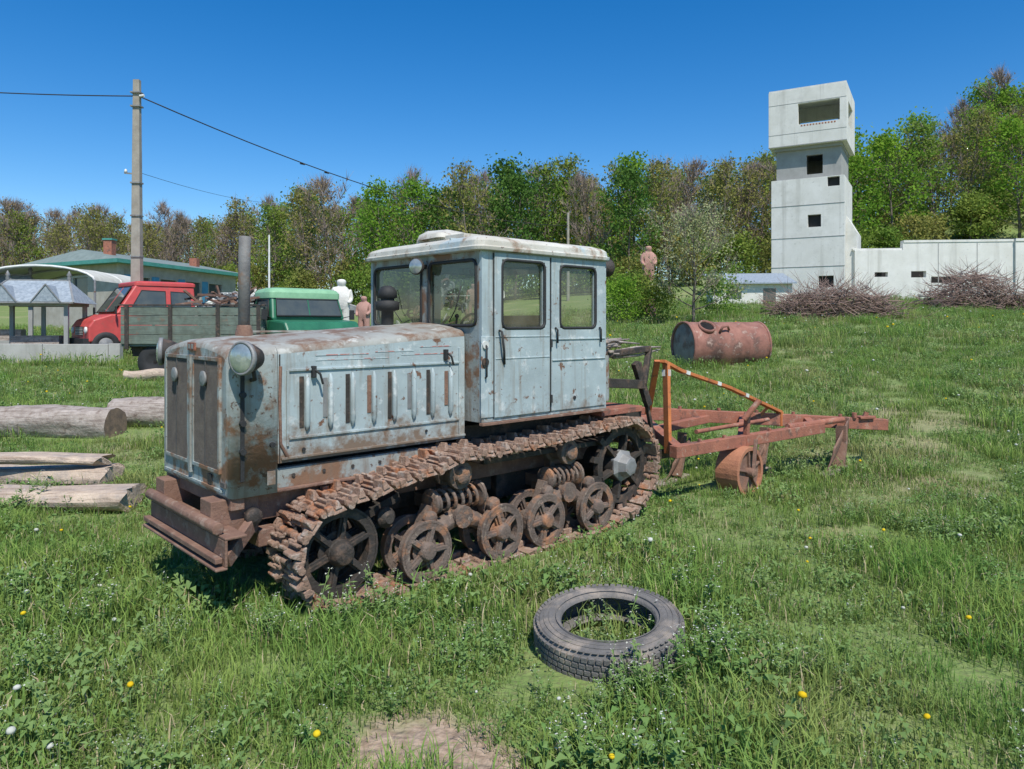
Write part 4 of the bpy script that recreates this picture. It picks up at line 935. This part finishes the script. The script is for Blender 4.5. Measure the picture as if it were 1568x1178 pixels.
# vehicles
def prism(mb,poly,yf,mi):
    n=len(poly); vs_=[(x,yf(z),z) for x,z in poly]+[(x,-yf(z),z) for x,z in poly]
    mb.add(vs_,[tuple(range(n)),tuple(range(2*n-1,n-1,-1))]+[(i_,n+i_,n+(i_+1)%n,(i_+1)%n) for i_ in range(n)],mi)
def vehicle(name,loc,rz,lower,upper,wd,wins,ws,wheels,paintm,roofmt,belt=1.35,roofh=.05):
    V=empty(name,loc,rz); yf=lambda z: wd/2-max(0,z-belt)*.13
    mb=MB(); prism(mb,lower,lambda z:wd/2,0); prism(mb,upper,yf,0); mb.build('body',[paintm],V,bevel=.05)
    mb=MB()
    for wn in wins:
        for sg in (1,-1):
            vs_=[(x,sg*(yf(z)+.012),z) for x,z in wn]+[(x,sg*(yf(z)-.03),z) for x,z in wn]; n=len(wn)
            mb.add(vs_,[tuple(range(n)),tuple(range(n,2*n))]+[(i_,n+i_,n+(i_+1)%n,(i_+1)%n) for i_ in range(n)],0)
            mb.tube([(x,sg*(yf(z)+.012),z) for x,z in wn],.018,4,1,closed=True)
    (x0,z0_),(x1,z1_)=ws; d=Vector((x1-x0,0,z1_-z0_)).normalized(); nn=Vector((-d.z,0,d.x)); 
    if nn.x<0: nn=-nn
    a=Vector((x0,0,z0_))+d*.08+nn*.012; b_=Vector((x1,0,z1_))-d*.08+nn*.012; ya=yf(a.z)-.10; yb=yf(b_.z)-.10
    q4=[(a.x,ya,a.z),(a.x,-ya,a.z),(b_.x,-yb,b_.z),(b_.x,yb,b_.z)]
    mb.add(q4,[(0,1,2,3)],0); mb.tube(q4,.022,4,1,closed=True)
    mb.build('windows',[wglass,black],V)
    mb=MB(); mb.beam(tuple(a-nn*.005),tuple(b_),.03,.02,0)
    uz=max(p[1] for p in upper); xt=[p[0] for p in upper if p[1]>uz-.12]
    xm=(min(xt)+max(xt))/2; hl=(max(xt)-min(xt))/2
    mb.loft([[(p,q,z) for p,q in rrect(xm,0,hl+.06-i_,yf(uz)+.04-i_,.12,3)] for z,i_ in ((uz-.06,0),(uz+roofh*.4,.0),(uz+roofh*.8,.06),(uz+roofh,.2))],1,sm=True)
    fx=max(p[0] for p in lower); mb.box((fx-.05,-wd/2+.02,.42),(fx+.15,wd/2-.02,.62),2)
    mb.box((fx-.02,-.45,.72),(fx+.02,.45,1.0),2)
    for k in range(5): mb.box((fx+.021,-.43,.74+k*.05),(fx+.03,.43,.757+k*.05),3)
    for sg in (1,-1):
        mb.lathe([(.11,0),(.11,.05),(.05,.07)],(fx-.01,sg*(wd/2-.25),.88),(1,0,0),16,3)
        mb.tube([(x0-.1,sg*wd/2,belt+.05),(x0,sg*(wd/2+.2),belt+.1)],.012,5,2); mb.box((x0-.03,sg*(wd/2+.2)-.07,belt),(x0,sg*(wd/2+.2)+.07,belt+.25),2)
        for wn in wins: 
            xa=min(p[0] for p in wn)-.08; mb.box((xa-.008,sg*(wd/2+.001)-.004,.62),(xa+.008,sg*(wd/2+.001)+.004,belt),2); mb.box((xa+.06,sg*(wd/2+.01)-.01,belt-.16),(xa+.2,sg*(wd/2+.01)+.01,belt-.13),2)
    mb.build('trim',[paintm,roofmt,black,white],V,bevel=.012)
    mb=MB()
    for (x,r) in wheels:
        for sg in (1,-1): mb.lathe([(.05,-.02),(r*.55,0),(r*.6,.02),(r*.95,.0),(r,-.03),(r,-.20),(.1,-.2)],(x,sg*(wd/2+.01),r),(0,sg,0),24,0); mb.lathe([(.02,.03),(r*.5,.005),(r*.55,-.01)],(x,sg*(wd/2+.01),r),(0,sg,0),16,1)
    mb.build('wheels',[black,greymetal],V)
    return V
RT=vehicle('red_crew_cab_truck',(-11.65,26.2,zg(-11.6,26)-.05),math.atan2(-.70,-.72),[(0,.5),(0,1.40),(2.75,1.40),(3.25,1.22),(3.4,1.0),(3.4,.5)],[(.05,1.401),(.08,2.35),(1.95,2.42),(2.62,1.401)],2.05,
  [[(.22,1.5),(.24,2.15),(.88,2.18),(.88,1.5)],[(1.05,1.5),(1.05,2.18),(1.80,2.2),(2.2,1.5)]],((2.68,1.41),(2.02,2.38)),[(2.9,.42)],vred,vred,belt=1.40,roofh=.10)
mb=MB(); mb.box((-4.2,-.9,.75),(0,.9,.9),0)
for sg in (-1,1): mb.box((-4.2,sg*1.05-.03,.9),(-.1,sg*1.05+.03,1.45),0); mb.lathe([(.05,-.02),(.24,0),(.26,.02),(.40,.0),(.42,-.03),(.42,-.25),(.1,-.25)],(-3.0,sg*1.0,.42),(0,sg,0),24,1)
mb.build('cargo_bed',[boardg,black],RT)
v=vehicle('green_truck',(-5.85,19.1,zg(-5,18)+.1),math.atan2(-.72,.70),[(-3.0,.9),(-3.0,1.1),(0,1.1),(0,1.35),(1.15,1.35),(1.75,1.3),(1.9,1.1),(1.9,.5),(0,.5)],[(.05,1.351),(.10,1.92),(.95,1.94),(1.15,1.351)],2.0,
  [[(.30,1.43),(.30,1.84),(.85,1.84),(.98,1.43)]],((1.17,1.36),(.99,1.93)),[(-2.2,.45),(1.4,.45)],vgreen,vgreen2,roofh=.20)
for nm,lx,ly,rz_,m_ in (('white_van',-15.9,46,200,white),('grey_car',-13.2,44,10,greymetal),('white_van.001',-14.3,48,190,white)):
    vehicle(nm,(lx,ly,zg(lx,ly)+.6),math.radians(rz_),[(0,.4),(0,1.0),(3.4,1.0),(3.9,.85),(3.9,.4)],[(.1,1.001),(.2,1.6),(2.2,1.6),(3.1,1.001)],1.7,[[(.4,1.05),(.45,1.5),(2.1,1.5),(2.6,1.05)]],((3.1,1.01),(2.25,1.58)),[(.7,.32),(3.1,.32)],m_,m_,belt=1.0)
TR=empty('flatbed_trailer',(-9.25,17.3,zg(-9,17.3)),math.radians(4)); mb=MB()
TL=3.3
for k in range(4):
    z=.86+k*.225; mb.box((0,-.02,z),(TL,.02,z+.21),0); mb.box((0,2.18,z),(TL,2.22,z+.21),0); mb.box((-.02,.03,z),(.02,2.17,z+.21),0); mb.box((TL-.02,.03,z),(TL+.02,2.17,z+.21),0)
mb.box((0,.02,.80),(TL,2.18,.86),0)
for x_ in (.1,1.1,2.2,TL-.15): mb.box((x_,-.06,.74),(x_+.09,-.021,1.80),1)
for y_ in (.3,1.9): mb.box((-.06,y_,.74),(-.021,y_+.09,1.80),1)
mb.box((-.05,-.05,1.765),(TL+.05,.05,1.80),1)
mb.build('bed',[boardg,dark],TR,bevel=.006)
mb=MB(); mb.box((.1,.4,.55),(TL-.1,.55,.78),0); mb.box((.1,1.6,.55),(TL-.1,1.75,.78),0)
for x_ in (.75,2.7):
    mb.cyl((x_,.1,.42),(x_,2.1,.42),.05,n=10)
    for y_,sg in ((.08,-1),(2.1,1)): mb.lathe([(.05,-.02),(.2,0),(.24,.02),(.40,.0),(.42,-.03),(.42,-.20),(.1,-.2)],(x_,y_,.42),(0,sg,0),24,1)
mb.build('running_gear',[dark,black],TR)
mb=MB()
for _ in range(50):
    p=Vector((U(1.4,3.1),U(.3,1.9),U(1.6,2.05))); d=Vector((U(-1,1),U(-1,1),U(-.3,.5))).normalized()*U(.2,.6); mb.beam(p-d,p+d,.06,.05,random.choice((0,1,2)))
mb.build('scrap_load',[rust,dark,greymetal],TR)
def drum(name,x,y,r,h,m):
    mb=MB(); mb.lathe([(.02,0),(r,.0),(r,.3*h),(r*1.03,.32*h),(r,.34*h),(r,.65*h),(r*1.03,.67*h),(r,.69*h),(r,h),(r*.95,h-.01),(.02,h-.02)],(0,0,0),(0,0,1),20,0); mb.build(name,[m],loc=(x,y,zg(x,y)))
drum('steel_drum',-7.6,21,.3,.95,redrust); drum('steel_drum.001',-8.3,21.3,.3,.95,bluewall); drum('steel_drum.002',-3.0,24,.3,.95,greymetal); drum('steel_drum.003',-10.6,29,.35,1.2,bluewall)
def crate(name,x,y,wd,dp,h,m):
    mb=MB()
    for k in range(int(h/.16)):
        z=k*.16; mb.box((0,0,z),(wd,.03,z+.13),0); mb.box((0,dp-.03,z),(wd,dp,z+.13),0); mb.box((0,.031,z),(.03,dp-.031,z+.13),0); mb.box((wd-.03,.031,z),(wd,dp-.031,z+.13),0)
    for a in (.04,wd-.1):
        for b_ in (.04,dp-.1): mb.box((a,b_,0),(a+.06,b_+.06,h),0)
    mb.box((.03,.03,h*.8),(wd-.03,dp-.03,h*.83),0); mb.build(name,[m],loc=(x,y,zg(x,y)),rot=(0,0,U(-.3,.3)))
crate('wooden_crate',-8.9,22.5,1.6,1.2,1.7,boardg); crate('wooden_crate.001',-7.7,24.5,1.4,1.0,1.9,wood); crate('wooden_crate.002',-10.2,30,2.2,1.2,1.6,wood); crate('wooden_crate.003',-13.0,33,2.4,1.2,1.8,boardg)
for nm,x,y in (('scrap_heap',-8.2,26),('scrap_heap.001',-10.4,28),('scrap_heap.002',-2.5,27)):
    mb=MB()
    for _ in range(110):
        p=Vector((U(-1.8,1.8),U(-.8,.8),0)); p.z=U(.1,2.5)*(1-abs(p.x)/2.4); d=Vector((U(-1,1),U(-1,1),U(-.6,.9))).normalized()*U(.15,.6)
        if R()<.6: mb.beam(p-d,p+d,U(.04,.14),U(.02,.08),random.choice((0,1,2,3)))
        else: mb.lathe([(.12,0),(.2,.0),(.2,.08),(.12,.08)],p,d,14,random.choice((0,1,2)),closed=True)
    mb.build(nm,[rust,dark,greymetal,whitestone],loc=(x,y,zg(x,y)))
def figure(name,loc,rz,m,s=1,ped=.6,bulk=1):
    E=empty(name,loc,rz)
    V_=[(0,0,1.0),(0,0,1.2),(0,0,1.42),(0,0,1.52),(0,.02,1.64),(0,.0,1.74),(.2,0,1.42),(.26,.03,1.15),(.2,.2,1.0),(-.2,0,1.42),(-.26,.03,1.15),(-.18,.2,1.05),(.1,0,.92),(.12,.03,.5),(.12,-.02,.06),(.12,.12,.03),(-.1,0,.92),(-.12,.0,.5),(-.13,-.04,.06),(-.13,.1,.03)]
    E_=[(0,1),(1,2),(2,3),(3,4),(4,5),(2,6),(6,7),(7,8),(2,9),(9,10),(10,11),(0,12),(12,13),(13,14),(14,15),(0,16),(16,17),(17,18),(18,19)]
    r_=[.15,.14,.17,.06,.10,.08,.075,.05,.035,.075,.05,.035,.1,.075,.05,.035,.1,.075,.05,.035]
    me=bpy.data.meshes.new('figure'); me.from_pydata([(x*s,y*s,z*s+ped) for x,y,z in V_],E_,[]); ob=bpy.data.objects.new('figure',me); link(ob); ob.parent=E; me.materials.append(m)
    sk=ob.modifiers.new('s','SKIN')
    for i_,q in enumerate(me.skin_vertices[0].data if me.skin_vertices else []): q.radius=(r_[i_]*s*bulk,r_[i_]*s*bulk); q.use_root=(i_==0)
    sb=ob.modifiers.new('ss','SUBSURF'); sb.levels=2; sb.render_levels=2
    mb=MB(); mb.lathe([(.35*s,-.2),(.35*s,.08),(.28*s,.12),(.28*s,ped-.08),(.34*s,ped-.05),(.34*s,ped)],(0,0,0),(0,0,1),6,0,sm=False); mb.build('pedestal',[m],E)
figure('white_statue',(-4.85,20.8,zg(-4.7,20.5)),3.4,whitestone,1.0,.75,1.6)
figure('pink_stone_statue',(-4.35,21.5,zg(-4.4,21.5)),2.9,pinkstone,.8,.6,1.4)
figure('pink_stone_statue.001',(6.15,33,zg(6.15,33)),3.3,pinkstone,1.25,1.2,1.4)
figure('white_statue.001',(-10.4,36,zg(-10.4,36)),3.1,whitestone,.9,.5)
figure('pink_stone_statue.002',(-1.6,30,zg(-1.6,30)),3.1,pinkstone,1.0,.5)
figure('white_statue.002',(-12.2,34,zg(-12.2,34)),3.1,whitestone,.8,.7,1.3)
figure('white_statue.003',(-.6,34,zg(-.6,34)),3.1,whitestone,.9,.5,1.2)

# ---------------------------------------------------------------- light, sky, camera
el=math.radians(56); hx_,hy_=.35,-.9367
S_=Vector((hx_*math.cos(el),hy_*math.cos(el),math.sin(el)))
ld=bpy.data.lights.new('sun','SUN'); ld.energy=5.0; ld.angle=math.radians(.53); ld.color=(1,.955,.87)
lo_=bpy.data.objects.new('sun',ld); lo_.rotation_euler=(-S_).to_track_quat('-Z','Y').to_euler(); lo_.location=(10,-20,40); link(lo_)
wd_=bpy.data.worlds.new('World'); scene.world=wd_; wd_.use_nodes=True; nt=wd_.node_tree; bg=nt.nodes['Background']
sk=nt.nodes.new('ShaderNodeTexSky'); sk.sky_type='NISHITA'; sk.sun_disc=False; sk.sun_elevation=el; sk.sun_rotation=math.atan2(hx_,hy_); sk.altitude=300; sk.air_density=1.0; sk.dust_density=.2; sk.ozone_density=3.0
hs=nt.nodes.new('ShaderNodeHueSaturation'); hs.inputs['Saturation'].default_value=1.42; hs.inputs['Hue'].default_value=.504
nt.links.new(sk.outputs[0],hs.inputs['Color']); nt.links.new(hs.outputs[0],bg.inputs[0]); bg.inputs[1].default_value=.148
cd=bpy.data.cameras.new('camera'); cd.lens=1120/1568*36; cd.sensor_width=36; cd.shift_y=-93.5/1568; cd.clip_end=3000; cd.clip_start=.05
co=bpy.data.objects.new('camera',cd); co.location=(0,0,1.65); co.rotation_euler=(math.radians(90),0,0); link(co); scene.camera=co
scene.view_settings.view_transform='Standard'; scene.view_settings.look='None'; scene.view_settings.exposure=0
